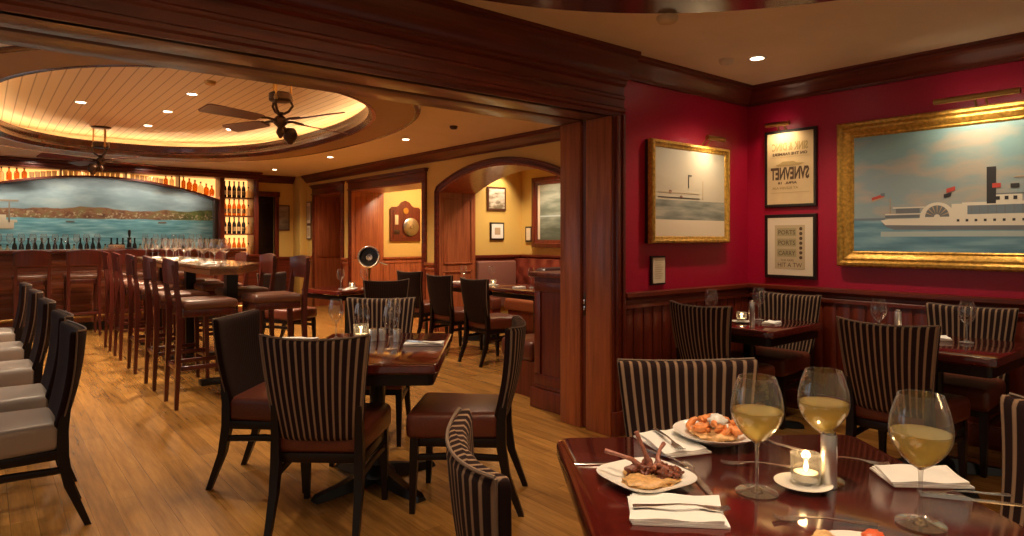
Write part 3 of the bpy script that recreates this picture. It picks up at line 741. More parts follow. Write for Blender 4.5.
# ---- back bar: counter, mural, arch, lit shelves
bb = thing('back_bar', 'mahogany back bar framing the mural, with lit bottle shelves over and beside it', 'back bar', (0, 0, 0))
MB().box(-1.7, 4.1, 12.62, BY - .01, 0, 1.0).box(-1.7, 4.1, 12.58, BY - .02, 1.0, 1.04, .008).build('cabinet', wx, bb)
MC, MK, MT = 1.55, .093, 2.365
def mz(x): return MT - MK * (x - MC) ** 2
xs = [-.36 + 3.78 * i / 24 for i in range(25)]
MB().prism([(x, mz(x)) for x in xs] + [(3.42, 2.50), (-.36, 2.50)], 12.96, 13.28, 'y').v
m = MB()
secs = [[(x, 12.80, mz(x) - .012), (x, 13.06, mz(x) - .012), (x, 13.06, mz(x) + .022), (x, 12.80, mz(x) + .022)] for x in xs]
m.loft(secs); m.build('shelf', wx, bb, 30)
sb = MB()
sb.prism([(x, mz(x) + .02) for x in xs] + [(3.42, 2.47), (-.36, 2.47)], 13.10, 13.12, 'y').build('lit_back', glow_m, bb)
m = MB().box(-1.7, 4.12, 12.72, BY - .02, 2.46, CZ, .004).box(-1.7, 4.14, 12.68, BY - .02, 2.50, 2.535, .008).box(-1.7, 4.16, 12.66, BY - .02, 2.56, CZ - .005, .008)
m.build('cornice', wx, bb)
MB().box(3.42, 3.50, 12.78, BY - .02, 1.04, 2.46, .004).build('upright', wz, bb)
MB().box(3.36, 3.43, 12.93, 13.08, 1.04, mz(3.42) + .02, .004).build('upright', plain('grey_pilaster', (.10, .075, .06), .4), bb)
MB().box(4.02, 4.11, 12.76, BY - .02, 1.04, 2.46, .004).build('upright', wz, bb)
MB().box(-.44, -.36, 12.78, BY - .02, 1.04, 2.46, .004).build('upright', wz, bb)
MB().box(3.5, 4.02, 13.15, 13.17, 1.04, 2.46).build('lit_back', glow_m, bb)
SH = (1.42, 1.76, 2.10)
for z in SH: MB().box(3.5, 4.02, 12.80, 13.15, z - .012, z + .012).build('shelf', wx, bb)
for x in (.18, 1.0, 1.92, 2.75): MB().box(x - .012, x + .012, 12.84, 13.10, mz(x), 2.46).build('divider', wz, bb)
for x in (.35, 1.3, 2.3, 3.2): 
    spot((x, 12.86, 2.455), (x, 12.98, 2.2), 2.5, 120, .8, (1, .55, .35), .02)
for z in (2.44, 2.08, 1.74, 1.40): spot((3.76, 12.86, z), (3.76, 13.0, z - .3), 2.0, 130, .8, (1, .5, .25), .02)

# mural painting
def mural_material():
    m, N, L, b = new_mat('harbour_mural_paint')
    tc = N.new('ShaderNodeTexCoord'); sp = N.new('ShaderNodeSeparateXYZ'); L.new(tc.outputs['Object'], sp.inputs[0])
    def noise(scale, sc=(1, 1, 1), det=5, loc=(0, 0, 0)):
        mp = N.new('ShaderNodeMapping'); mp.inputs['Scale'].default_value = sc; mp.inputs['Location'].default_value = loc
        n = N.new('ShaderNodeTexNoise'); n.inputs['Scale'].default_value = scale; n.inputs['Detail'].default_value = det
        L.new(tc.outputs['Object'], mp.inputs[0]); L.new(mp.outputs[0], n.inputs['Vector']); return n.outputs['Fac']
    def mth(op, *a):
        n = N.new('ShaderNodeMath'); n.operation = op
        for i, v in enumerate(a):
            if isinstance(v, (int, float)): n.inputs[i].default_value = v
            else: L.new(v, n.inputs[i])
        return n.outputs[0]
    def mix(f, a, bcol):
        n = N.new('ShaderNodeMix'); n.data_type = 'RGBA'; L.new(f, n.inputs[0])
        for i, v in ((6, a), (7, bcol)):
            if isinstance(v, tuple): n.inputs[i].default_value = (*v, 1)
            else: L.new(v, n.inputs[i])
        return n.outputs[2]
    def step(v, edge, soft=.02):
        n = N.new('ShaderNodeMapRange'); n.inputs[1].default_value = edge - soft; n.inputs[2].default_value = edge + soft; L.new(v, n.inputs[0]); return n.outputs[0]
    def ramp(f, st):
        r = N.new('ShaderNodeValToRGB'); e = r.color_ramp.elements
        e[0].position, e[0].color = st[0][0], (*st[0][1], 1); e[1].position, e[1].color = st[-1][0], (*st[-1][1], 1)
        for p, c in st[1:-1]: k = e.new(p); k.color = (*c, 1)
        L.new(f, r.inputs['Fac']); return r.outputs['Color']
    z = sp.outputs['Z']; x = sp.outputs['X']
    sky = ramp(noise(2.2, (.7, 1, 2.2), 6), [(.32, (.07, .10, .12)), (.46, (.14, .19, .21)), (.57, (.27, .35, .37)), (.72, (.45, .50, .46))])
    low = ramp(mth('MULTIPLY', mth('SUBTRACT', z, 1.75), 2.0), [(0, (.35, .52, .55)), (1, (.20, .26, .28))])
    n1 = N.new('ShaderNodeMix'); n1.data_type = 'RGBA'; n1.inputs[0].default_value = .45; L.new(sky, n1.inputs[6]); L.new(low, n1.inputs[7]); sky = n1.outputs[2]
    hill_h = mth('ADD', mth('MULTIPLY', noise(1.1, (1, 0, 0), 4), .28), 1.70)
    hills = ramp(noise(9, (1, 1, 1.6), 6, (3, 0, 1)), [(.3, (.13, .055, .03)), (.5, (.27, .13, .065)), (.65, (.22, .18, .07)), (.8, (.45, .33, .17))])
    green = ramp(noise(7, (1, 1, 2.5), 5, (9, 0, 2)), [(.35, (.05, .08, .02)), (.7, (.22, .26, .07))])
    hills = mix(step(mth('ADD', x, mth('MULTIPLY', noise(5, (1, 1, 3)), .5)), 3.0, .25), hills, green)
    town = mix(step(noise(26, (1, 1, 1.2), 3, (1, 0, 0)), .58, .04), hills, (.50, .40, .24))
    hills = mix(mth('MULTIPLY', step(mth('ABSOLUTE', mth('SUBTRACT', z, 1.735)), .055, .02), 1.0), town, hills)
    col = mix(step(mth('SUBTRACT', z, hill_h), 0, .006), hills, sky)
    sea = ramp(noise(6, (.6, 1, 5), 5), [(.3, (.10, .32, .38)), (.55, (.22, .52, .58)), (.75, (.45, .72, .74))])
    shore = mth('ADD', mth('MULTIPLY', noise(3, (1, 0, 0), 3, (4, 0, 0)), .06), 1.645)
    col = mix(step(mth('SUBTRACT', z, shore), 0, .008), sea, col)
    L.new(col, b.inputs['Base Color']); b.inputs['Roughness'].default_value = .45
    return m
m = MB().prism([(-.36, 1.02), (3.42, 1.02)] + [(x, mz(x) - .01) for x in xs[::-1]], 13.06, 13.09, 'y')
mu = tag(m.build('harbour_mural', mural_material(), smooth=0), 'arched harbour mural with grey clouds, hills and turquoise water behind the bar', 'mural')
ship_m = plain('mural_ship_paint', (.25, .2, .14), .6); shp2 = plain('mural_pale_paint', (.7, .6, .42), .6)
m = MB()
for x0, x1, z0, z1, mi in ((.06, .40, 1.50, 1.60, 1), (.10, .12, 1.6, 1.93, 0), (.33, .35, 1.6, 1.92, 0), (.06, .46, 1.93, 1.96, 0), (.02, .44, 1.60, 1.64, 1), (.15, .30, 1.64, 1.72, 1), (1.08, 1.2, 1.62, 1.635, 0), (2.45, 2.58, 1.615, 1.64, 0)):
    m.box(x0, x1, 13.052, 13.06, z0, z1, mi=mi)
p_ = m.build('painted_ship', [ship_m, shp2], mu)
for x in (.6, 2.2): spot((x, 12.3, CZ - .02), (x, 13.05, 1.7), 26, 95, .8, (1, .86, .68), .05)

for x in (.05, .8, 1.55, 2.3, 3.05):          # unseen lamps added under the arched shelf's front edge to light the mural
    area((x, 12.84, mz(x) - .03), (x, 13.06, 1.55), .75, .05, 1.7, (1, .88, .70))

# ---- banquettes in the arch nook
bq = thing('banquette', 'tufted red-brown leather banquette along the back wall of the arch nook', 'banquette', (0, 0, 0))
MB().box(5.95, 6.49, 4.3, 7.55, .30, .47, .04, seg=3).build('seat', plain('orange_brown_leather', (.26, .075, .03), .35, bump=.05), bq)
NY, NZ = 66, 12; vs = []; fs = []
for j in range(NZ + 1):
    for i in range(NY + 1):
        yy = 4.3 + 3.68 * i / NY; zz = .47 + .56 * j / NZ
        a = (yy / .13); bq_ = zz / .13
        dm = .035 * (abs(sin(PI * (a + bq_) / 2)) * abs(sin(PI * (a - bq_) / 2)))
        vs.append((6.53 - dm - .03 * sin(PI * j / NZ), yy, zz))
for j in range(NZ):
    for i in range(NY): q = j * (NY + 1) + i; fs.append((q, q + 1, q + NY + 2, q + NY + 1))
m = MB().add(vs, fs).box(6.54, 6.66, 4.3, 7.985, .3, 1.03, .02); m.build('backrest', plain('red_leather', (.20, .035, .02), .33), bq, 80)
MB().box(6.0, 6.48, 4.32, 7.5, 0, .30).build('plinth', wz, bq)
b2 = thing('banquette', 'plain mauve-brown leather banquette below the two small pictures in the arch nook', 'banquette', (0, 0, 0))
MB().box(5.76, 6.488, 7.90, 7.985, .30, 1.0, .02, seg=3).build('backrest', plain('mauve_leather', (.24, .10, .075), .4, bump=.05), b2)
MB().box(5.76, 5.94, 7.57, 7.895, .30, .47, .03, seg=3).build('seat', lea_m, b2); MB().box(5.78, 5.94, 7.6, 7.88, 0, .3).build('plinth', wz, b2)
b3 = thing('banquette', 'dark plum leather booth seat whose rolled top shows over the low partition', 'banquette', (0, 0, 0))
m = MB().box(3.6, 5.05, 4.02, 4.18, .3, 1.10, .05, seg=4); m.build('backrest', plain('plum_leather', (.06, .022, .024), .4), b3)
MB().box(3.6, 4.0, 4.19, 4.62, .3, .47, .04, seg=3).build('seat', lea_m, b3); MB().box(3.62, 3.98, 4.03, 4.58, 0, .3).build('plinth', wz, b3)

# ================================================================== PICTURES
def frame(name, label, cat, loc, rz, w, h, prof, fmat, canvas, standoff=0.0, tilt=0.0):
    """local: x right, z up, faces -y, wall at y=0"""
    f = thing(name, label, cat, loc, rz)
    f.rotation_euler = (tilt, 0, rz)
    secs = []
    for o, dd in prof:
        secs.append([(sx * (w / 2 - o), -standoff - dd, sz * (h / 2 - o)) for sx, sz in ((-1, -1), (1, -1), (1, 1), (-1, 1))])
    MB().loft(secs, False).build('frame', fmat, f, 30)
    MB().box(-w / 2 + .004, w / 2 - .004, -standoff - .012, 0, -h / 2 + .004, h / 2 - .004).build('backing', frm_m, f)
    fw = prof[-1][0]
    c = MB().box(-w / 2 + fw - .005, w / 2 - fw + .005, -standoff - .022, -standoff - .010, -h / 2 + fw - .005, h / 2 - fw + .005).build('canvas', canvas, f, 0)
    return f, c, -standoff - .0235
GP = [(0, .0), (0, .045), (.012, .062), (.03, .066), (.045, .05), (.06, .055), (.072, .05), (.095, .03), (.105, .034), (.115, .026), (.118, .012)]
GP2 = [(0, .0), (0, .03), (.008, .044), (.022, .047), (.032, .036), (.048, .03), (.054, .022), (.056, .010)]
BP = [(0, 0), (0, .022), (.004, .027), (.022, .025), (.028, .016), (.028, .010)]
def sky_paint(name, stops, scale=2.5, mapsc=(.8, 1, 2), rough=.35, zf=.5):
    m, N, L, b = new_mat(name)
    tc = N.new('ShaderNodeTexCoord'); mp = N.new('ShaderNodeMapping'); mp.inputs['Scale'].default_value = mapsc
    nz = N.new('ShaderNodeTexNoise'); nz.inputs['Scale'].default_value = scale; nz.inputs['Detail'].default_value = 6
    L.new(tc.outputs['Object'], mp.inputs[0]); L.new(mp.outputs[0], nz.inputs['Vector'])
    sp = N.new('ShaderNodeSeparateXYZ'); L.new(tc.outputs['Object'], sp.inputs[0])
    ad = N.new('ShaderNodeMath'); ad.operation = 'MULTIPLY_ADD'; ad.inputs[1].default_value = zf; L.new(sp.outputs['Z'], ad.inputs[0]); L.new(nz.outputs['Fac'], ad.inputs[2])
    r = N.new('ShaderNodeValToRGB'); e = r.color_ramp.elements
    e[0].position, e[0].color = stops[0][0], (*stops[0][1], 1); e[1].position, e[1].color = stops[-1][0], (*stops[-1][1], 1)
    for p, c in stops[1:-1]: k_ = e.new(p); k_.color = (*c, 1)
    L.new(ad.outputs[0], r.inputs[0]); L.new(r.outputs[0], b.inputs['Base Color']); b.inputs['Roughness'].default_value = rough
    return m
def P2(name, polys, y, mats, parent, step=.0006):
    m = MB()
    for i, (pl, mi) in enumerate(polys):
        m.prism(pl, y - step * (1 + i * .05), y + .001, 'y', mi)
    return m.build(name, mats, parent, 0)
def rect(x0, x1, z0, z1): return [(x0, z0), (x1, z0), (x1, z1), (x0, z1)]
def ngon(cx, cz, rx, rz_, n=14, a0=0, a1=360): return [(cx + rx * cos(R(a0 + (a1 - a0) * i / n)), cz + rz_ * sin(R(a0 + (a1 - a0) * i / n))) for i in range(n + (0 if a1 - a0 == 360 else 1))]
pm = {n: plain('paint_' + n, c, .5) for n, c in dict(white=(.72, .68, .58), grey=(.16, .18, .20), dark=(.03, .03, .035), red=(.5, .07, .05), tan=(.5, .36, .22), wake=(.40, .48, .48), bluegrey=(.16, .21, .26), cream=(.70, .57, .42)).items()}
# steamboat painting
SB = (RX - .001, 1.42, 1.67); SW, SHh = 1.72, 1.06
f, c, yc = frame('steamboat_painting', 'large gilt-framed painting of a white side-wheel steamboat on the red wall', 'painting', SB, R(-90), SW, SHh, GP, gil_m,
      sky_paint('steamboat_sky_paint', [(.28, (.32, .36, .36)), (.46, (.26, .36, .40)), (.55, (.42, .38, .33)), (.66, (.22, .37, .42)), (.85, (.28, .46, .48))], 2.2), .01)
seam = sky_paint('steamboat_sea_paint', [(.25, (.06, .15, .22)), (.5, (.13, .28, .37)), (.75, (.28, .45, .52))], 5, (.5, 1, 4), .35, 0)
# canvas half sizes: .742 x .412
mats = [seam, pm['white'], pm['grey'], pm['dark'], pm['red'], pm['tan'], pm['wake'], pm['bluegrey']]
pol = [(rect(-.745, .745, -.415, -.19), 0), (rect(-.745, -.53, -.195, -.178), 7), (rect(-.56, .74, -.31, -.275), 6),
       ([(-.555, -.215), (-.52, -.245), (-.47, -.262), (.70, -.275), (.735, -.22), (-.50, -.225)], 2),
       ([(-.56, -.195), (-.53, -.228), (-.20, -.236), (.66, -.245), (.72, -.17), (.30, -.178), (-.1, -.182), (-.50, -.185)], 1),
       (rect(-.53, -.31, -.18, -.160), 2), (rect(-.53, -.29, -.158, -.150), 1), (rect(-.46, -.31, -.148, -.115), 2), (rect(-.48, -.28, -.113, -.105), 1),
       (ngon(-.205, -.185, .105, .105, 18, 0, 180), 1), (ngon(-.205, -.178, .072, .078, 18, 0, 180), 2), (ngon(-.205, -.178, .018, .018, 10, 0, 180), 1),
       (rect(-.12, .68, -.185, -.095), 1), (rect(-.03, .66, -.165, -.108), 7), (rect(-.06, .68, -.105, -.088), 1), (rect(.10, .26, -.088, -.045), 1), (rect(.09, .27, -.045, -.036), 2),
       (rect(.075, .125, -.10, .135), 3),
       ([(-.62, -.05), (-.57, -.04), (-.535, -.025), (-.535, -.002), (-.58, -.018), (-.62, -.03)], 4), (rect(-.56, -.533, -.022, .0), 7), ([(-.62, -.06), (-.54, -.035), (-.54, -.028), (-.62, -.05)], 5), (rect(-.5, -.496, -.15, -.04), 5),
       ([(-.165, -.052), (-.125, -.045), (-.12, -.018), (-.165, -.028)], 3), ([(-.15, -.02), (-.10, -.005), (-.10, .022), (-.15, .008)], 4),
       (rect(.105, .15, .0, .028), 4), (rect(.20, .245, -.005, .022), 3), (rect(.27, .275, -.05, .10), 5), (rect(.22, .45, .06, .066), 5)]
for i in range(15): pol.append((rect(-.09 + i * .05, -.075 + i * .05, -.212, -.196), 3))
for i in range(3): pol.append((rect(.125 + i * .045, .145 + i * .045, -.078, -.055), 3))
for i in range(7):
    a = 20 + i * 23; pol.append(([(-.205 + .02 * cos(R(a)), -.178 + .02 * sin(R(a))), (-.205 + .071 * cos(R(a - 3)), -.178 + .076 * sin(R(a - 3))), (-.205 + .071 * cos(R(a + 3)), -.178 + .076 * sin(R(a + 3)))], 5))
for i in range(14): pol.append((rect(-.01 + i * .045, -.005 + i * .045, -.165, -.108), 2))
P2('painted_steamboat', pol, yc, mats, c)
def picture_light(loc, rz, label, L_=.34, watts=3.0, arm=.10, tz=-.5):
    p = thing('picture_light', label, 'picture light', loc, rz)
    m = MB().tube([(-L_ / 2, -arm, .02), (L_ / 2, -arm, .02)], .018, 12); m.build('shade', brs_m, p)
    MB().tube([(-.03, 0, -.02), (-.03, -.05, .03), (-.03, -arm, .025)], .006).tube([(.03, 0, -.02), (.03, -.05, .03), (.03, -arm, .025)], .006).build('arm', brs_m, p)
    MB().box(-L_ / 2 + .02, L_ / 2 - .02, -arm + .019, -arm + .023, .020, .026).build('lamp', lamp_m, p)
    M_ = Matrix.Translation(loc) @ Matrix.Rotation(rz, 4, 'Z')
    l = area(M_ @ Vector((0, -arm + .005, -.006)), M_ @ Vector((0, -.02, tz)), L_ * .8, .02, watts, (1, .78, .48)); l.data.spread = R(150)
    return p
picture_light((RX - .07, 1.36, 2.215), R(-90), 'long brass picture light over the steamboat painting', .46, 2.0, .13)
# sailing picture on the wall beside the jamb
LP = (4.175, PY0 - .002, 1.685)
f, c, yc = frame('sailing_picture', 'gilt-framed faded picture of a vessel, beside the wide opening', 'painting', LP, 0, .97, .75, GP2, gil_m,
      sky_paint('faded_sky_paint', [(.3, (.38, .31, .22)), (.5, (.50, .43, .33)), (.8, (.42, .40, .34))], 1.6), .03)
sm = sky_paint('faded_sea_paint', [(.3, (.13, .14, .12)), (.5, (.25, .25, .21)), (.7, (.42, .38, .30))], 6, (.6, 1, 4), .5, 0)
P2('painted_sea', [(rect(-.43, .43, -.20, -.055), 0), (rect(-.43, .43, -.325, -.20), 1), (rect(-.045, -.035, .04, .14), 2), (rect(-.04, 0, .13, .138), 2),
   (ngon(-.26, .005, .018, .014, 8), 3), (ngon(-.13, -.03, .016, .013, 8), 3), (rect(-.40, .10, -.04, -.034), 2), (rect(-.40, .10, -.002, .002), 4), (rect(.14, .146, -.04, .10), 4)], yc, [sm, pm['cream'], pm['dark'], plain('paint_rust', (.22, .10, .06), .6), pm['tan']], c)
picture_light((4.33, PY0 - .06, 2.085), 0, 'dark bronze picture light over the faded vessel picture', .22, 1.1, .10)
# small framed sheet
f, c, yc = frame('framed_sheet', 'small black-framed sheet of writing below the faded vessel picture', 'picture', (3.827, PY0 - .002, 1.115), 0, .16, .21, [(0, 0), (0, .016), (.016, .016), (.018, .010)], frm_m, mat_m)
m = MB()
for i in range(9): m.box(-.05, .045 - .01 * (i % 3), yc - .0006, yc + .0005, .07 - i * .016, .0725 - i * .016)
m.build('writing', ink2_m, c, 0)
# two framed bills
f, c, yc = frame('framed_poster', 'black-framed yellowed bill printed in bold type, lit from above', 'poster', (RX - .001, 2.665, 1.908), R(-90), .43, .62, BP, frm_m, pap_m)
m = MB()
text_mb('SINK & DINC', .085, m, 0, .145, yc - .0006, True, 1, .30, bold=.003); text_mb('ON THE FARMERS', .03, m, 0, .105, yc - .0006, True, 0, .29, bold=.0012)
text_mb('SVNEVNET', .13, m, 0, -.085, yc - .0006, True, 0, .32, bold=.0055); text_mb('APRIL  18', .025, m, -.02, -.125, yc - .0006, True, 0, .16, bold=.001); text_mb('AT ELEVEN A.M.', .025, m, -.04, -.165, yc - .0006, True, 1, .22, bold=.001)
m.prism([(-.12, .03), (-.10, .02), (.08, .02), (.12, .035), (.06, .04), (.03, .055), (-.06, .055), (-.08, .04)], yc - .0008, yc, 'y', 1)
m.box(-.16, .16, yc - .0006, yc, -.195, -.1925, mi=1).box(-.16, .16, yc - .0006, yc, .09, .0915, mi=1)
m.build('lettering', [ink_m, ink2_m], c, 0)
picture_light((RX - .03, 2.72, 2.235), R(-90), 'small dark picture light over the yellowed bill', .20, 1.0, .08)
f, c, yc = frame('framed_poster', 'black-framed old ticket sheet in a wide cream mount, below the yellowed bill', 'poster', (RX - .001, 2.665, 1.283), R(-90), .43, .515, [(0, 0), (0, .022), (.004, .027), (.026, .025), (.03, .016), (.03, .010)], frm_m, mat_m)
m = MB().box(-.125, .125, yc - .0005, yc + .0004, -.18, .17, mi=0)
for i, wd_ in enumerate(('PORTS', 'PORTS', 'CARRY')):
    zz = .095 - i * .083; m.box(-.105, .055, yc - .0007, yc, zz - .012, zz + .05, mi=1); text_mb(wd_, .05, m, -.025, zz, yc - .0012, False, 2, .14)
text_mb('THE FARE', .022, m, -.02, -.118, yc - .0012, False, 2, .11); text_mb('HIT A TW', .05, m, 0, -.165, yc - .0012, False, 2, .2)
for i in range(7): m.prism(ngon(.092, .14 - i * .038, .014, .014, 8), yc - .0009, yc, 'y', 2)
m.build('printing', [plain('sheet_paper', (.52, .40, .24), .7), plain('sheet_green_ink', (.36, .30, .16), .7), ink_m], c, 0)
# far wall and ochre wall pictures
def small_pic(name, label, loc, rz, w, h, fm, cm, inset=None, fw=.03):
    f, c, yc = frame(name, label, 'picture', loc, rz, w, h, [(0, 0), (0, .018), (fw * .8, .02), (fw, .012)], fm, cm)
    if inset: P2('image', [(rect(-w * inset, w * inset, -h * inset, h * inset), 0)], yc, [pm['tan']], c)
    return f
frb_m = plain('brown_frame', (.10, .035, .015), .35)
small_pic('framed_picture', 'brown-framed picture on the far ochre wall beside the dark doorway', (4.78, BY - .002, 1.76), 0, .24, .52, frb_m, sky_paint('grey_print', [(.3, (.14, .11, .08)), (.7, (.34, .29, .22))], 6))
small_pic('framed_picture', 'upper of the two narrow frames at the far end of the ochre wall', (BX - .002, 12.78, 1.85), R(-90), .22, .46, frb_m, mat_m, .3)
small_pic('framed_picture', 'lower of the two narrow frames at the far end of the ochre wall', (BX - .002, 12.78, 1.47), R(-90), .22, .30, frb_m, mat_m, .3)
small_pic('framed_picture', 'dark-framed lit print, upper of two on the nook wall through the arch', (6.16, 7.995, 1.955), 0, .36, .36, frb_m, sky_paint('lit_print', [(.35, (.2, .16, .10)), (.5, (.55, .48, .38)), (.7, (.8, .76, .66))], 9), fw=.035)
small_pic('framed_picture', 'small black-framed print with a white mount, lower of two on the nook wall', (6.17, 7.995, 1.455), 0, .27, .27, frm_m, wht_m, .2)
spot((6.16, 7.72, 2.35), (6.16, 8.0, 1.95), 12, 100, .6)
small_pic('framed_picture', 'small pale sheet in a dark frame beside the tall dark-framed picture in the nook', (6.665, 7.80, 1.41), R(-90), .15, .24, frm_m, mat_m)
f, c, yc = frame('tall_picture', 'tall dark-framed seascape on the back wall of the arch nook', 'painting', (6.665, 7.03, 1.74), R(-90), 1.32, 1.07, [(0, 0), (0, .05), (.06, .06), (.07, .04), (.09, .035), (.12, .02)], wz, sky_paint('green_sea_paint', [(.3, (.08, .10, .075)), (.5, (.17, .20, .16)), (.7, (.34, .36, .30))], 3, (.6, 1, 3)))
P2('painted_mount', [(rect(-.54, .54, -.07, -.05), 0), (rect(-.54, -.49, -.41, .41), 1)], yc, [pm['wake'], pm['cream']], c)
# gong board in the alcove
gb = thing('gong_board', 'shaped mahogany board with a steel gong on the alcove wall', 'gong', (6.20, 10.868, 1.62))
bp = [(-.32, -.33), (.32, -.33), (.32, .27), (.28, .31), (.18, .31), (.13, .34), (.08, .40), (.0, .43), (-.08, .40), (-.13, .34), (-.18, .31), (-.28, .31), (-.32, .27)]
m = MB().prism(bp, -.035, 0, 'y'); m.build('board', wz, gb)
MB().box(-.26, .26, -.042, -.03, -.28, -.265).box(-.26, -.245, -.042, -.03, -.28, .24).box(.245, .26, -.042, -.03, -.28, .24).box(-.26, .26, -.042, -.03, .225, .24).build('moulding', wx, gb)
MG = Matrix.Rotation(R(90), 4, 'X')
MB().lathe([(.001, .075), (.03, .075), (.045, .06), (.10, .052), (.155, .045), (.17, .036), (.175, .02), (.16, .02), (.001, .02)], (.10, -.03, -.06), 36, mat=MG).build('gong', dsil_m, gb, 30)
MB().lathe([(.001, .012), (.055, .012), (.06, .004), (.06, 0), (.001, 0)], (.0, -.035, .24), 24, mat=MG).build('medallion', brs_m, gb)
MB().box(-.23, -.16, -.044, -.03, -.02, .16, .003).build('plaque', pap_m, gb)
MB().box(-.25, -.13, -.042, -.03, -.20, -.12, .003).build('plaque', dbr_m, gb)
# silver-rimmed disc on a stand
sl = thing('ship_searchlight', 'round silver-rimmed dark disc on a slender stand by the gong opening', 'lamp', (4.09, 8.13, 0))
R_ = Matrix.Rotation(R(-51 - 180 + 90 + 90), 4, 'Z')
ML = Matrix.Rotation(R(51 - 90), 4, 'Z') @ Matrix.Rotation(R(90 - 8), 4, 'X')
MB().lathe([(.001, -.16), (.06, -.155), (.11, -.12), (.135, -.03), (.138, .03), (.128, .03), (.120, -.02), (.001, -.03)], (0, 0, 1.09), 32, mat=ML).build('housing', blk_m, sl)
MB().lathe([(.125, .02), (.148, .02), (.152, .035), (.14, .05), (.128, .045), (.122, .03)], (0, 0, 1.09), 36, mat=ML).build('rim', sil_m, sl)
MB().lathe([(.001, .0), (.04, .01), (.05, .0), (.04, -.02), (.001, -.02)], (0, 0, 1.09), 20, mat=ML).build('bulb', dsil_m, sl)
MB().tube([(0, 0, .95), (0, 0, .88), (0, 0, .05)], [.02, .014, .016], 12).lathe([(.001, 0), (.17, 0), (.16, .02), (.04, .04), (.016, .07), (.001, .07)], (0, 0, 0), 28).build('stand', brs_m, sl)
MB().tube([(.10, -.08, 1.02), (.19, -.16, .985)], .010, 8).build('handle', sil_m, sl)

# ================================================================== TABLEWARE
def make_wineglass(name, h, br, wine=None, fill=.56):
    g = thing(name, '', 'wine glass', (0, 0, 0))
    bz = h * .42; bh = h - bz
    pr = []
    for i in range(13):
        t_ = i / 12; r = br * (sin(min(1, t_ * 1.9 + .02) * PI / 2) ** .75 if t_ < .5 else 1 - .30 * ((t_ - .5) / .5) ** 1.8)
        pr.append((max(.004, r), bz + bh * t_))
    inner = [(max(.002, r - .0015), z + (.002 if i == 0 else 0)) for i, (r, z) in enumerate(pr)][::-1]
    MB().lathe(pr + inner, seg=32).build('bowl', gls_m, g, 60)
    MB().lathe([(.0055, .008), (.0042, .02), (.0038, bz * .6), (.0045, bz * .93), (.006, bz + .002)], seg=12).build('stem', gl2_m, g)
    MB().lathe([(.001, 0), (br * .78, 0), (br * .80, .0015), (br * .5, .004), (.012, .008), (.005, .014), (.001, .014)], seg=32).build('foot', gl2_m, g)
    if wine:
        ins = [(r - .003, z) for r, z in [(pr[i][0], pr[i][1]) for i in range(13)] if z <= bz + bh * fill]
        ins[0] = (.002, bz + .004); top = ins[-1]
        MB().lathe(ins + [(top[0], top[1] + .0005), (.001, top[1] + .0005)], seg=32).build('wine', wine, g, 40)
    return g
TZ = .7503
wg = make_wineglass('wine_glass', .272, .060, wine_m)
dup(wg, (1.423, .838, TZ), 0, 'large glass of white wine left of the candle on the nearest table', 'filled wine glasses', True)
dup(wg, (1.62, .775, TZ), 0, 'large glass of white wine behind the steel shaker on the nearest table', 'filled wine glasses')
dup(wg, (1.53, .528, TZ), 0, 'large glass of white wine before the right-hand napkin of the nearest table', 'filled wine glasses')
eg = make_wineglass('wine_glass', .235, .044); ef = [True]
def glass(x, y, z, label, group):
    dup(eg, (x, y, z), 0, label, group, ef[0]); ef[0] = False
def U(px, py, z):      # where a table-top point of the place lies (planning helper: floor-plan coordinates from the survey of the photo)
    d_ = (1.35 - z) * 655 / (py - 238); s_ = (px - 512) / 655
    return ((cos(TH) + sin(TH) * s_) * d_, (sin(TH) - cos(TH) * s_) * d_)
GMid = 'empty glasses on the middle table'
for px, py, l in ((336, 339, 'empty wine glass at the left of the middle table, beside the folded napkin'), (362, 345, 'empty wine glass behind the white candle saucer of the middle table'), (391, 349, 'empty wine glass at the right of the middle table, nearer of two'), (394, 337, 'empty wine glass at the right of the middle table, farther of two')):
    x, y = U(px, py, .75); glass(x, y, TZ, l, GMid)
glass(4.02, 2.72, TZ, 'empty wine glass at the left of the corner table', 'empty glasses on the corner table')
glass(4.44, 2.60, TZ, 'empty wine glass before the wall chair of the corner table', 'empty glasses on the corner table')
glass(4.16, 1.66, TZ, 'empty wine glass at the left of the table below the steamboat', 'empty glasses below the steamboat')
glass(4.40, 1.28, TZ, 'empty wine glass before the wall chair below the steamboat', 'empty glasses below the steamboat')
for x, y, l in ((5.0, 7.2, 'empty wine glass on the arch table against the panelled reveal'), (5.2, 6.85, 'empty wine glass by the left bank of the arch tables'), (5.2, 6.05, 'left of the paired wine glasses on the nearer arch table'), (5.3, 5.95, 'right of the paired wine glasses on the nearer arch table'), (5.05, 5.52, 'empty wine glass on the arch table next to the low partition')):
    glass(x, y, TZ, l, 'empty glasses in the arch')
glass(3.28, 7.25, TZ, 'empty wine glass on the table beside the silver-rimmed disc, left', 'empty glasses by the disc')
glass(3.55, 7.2, TZ, 'empty wine glass on the table beside the silver-rimmed disc, right', 'empty glasses by the disc')
rd = random.Random(3)
for i in range(20):
    y = 6.15 + i * .18; x = 1.62 + (i % 3) * .16 + rd.uniform(-.03, .03)
    if y < 6.7: x = 1.6 + (i % 2) * .14
    glass(x, y, 1.1055, 'empty wine glass among those crowding the tall table', 'glasses on the tall table')
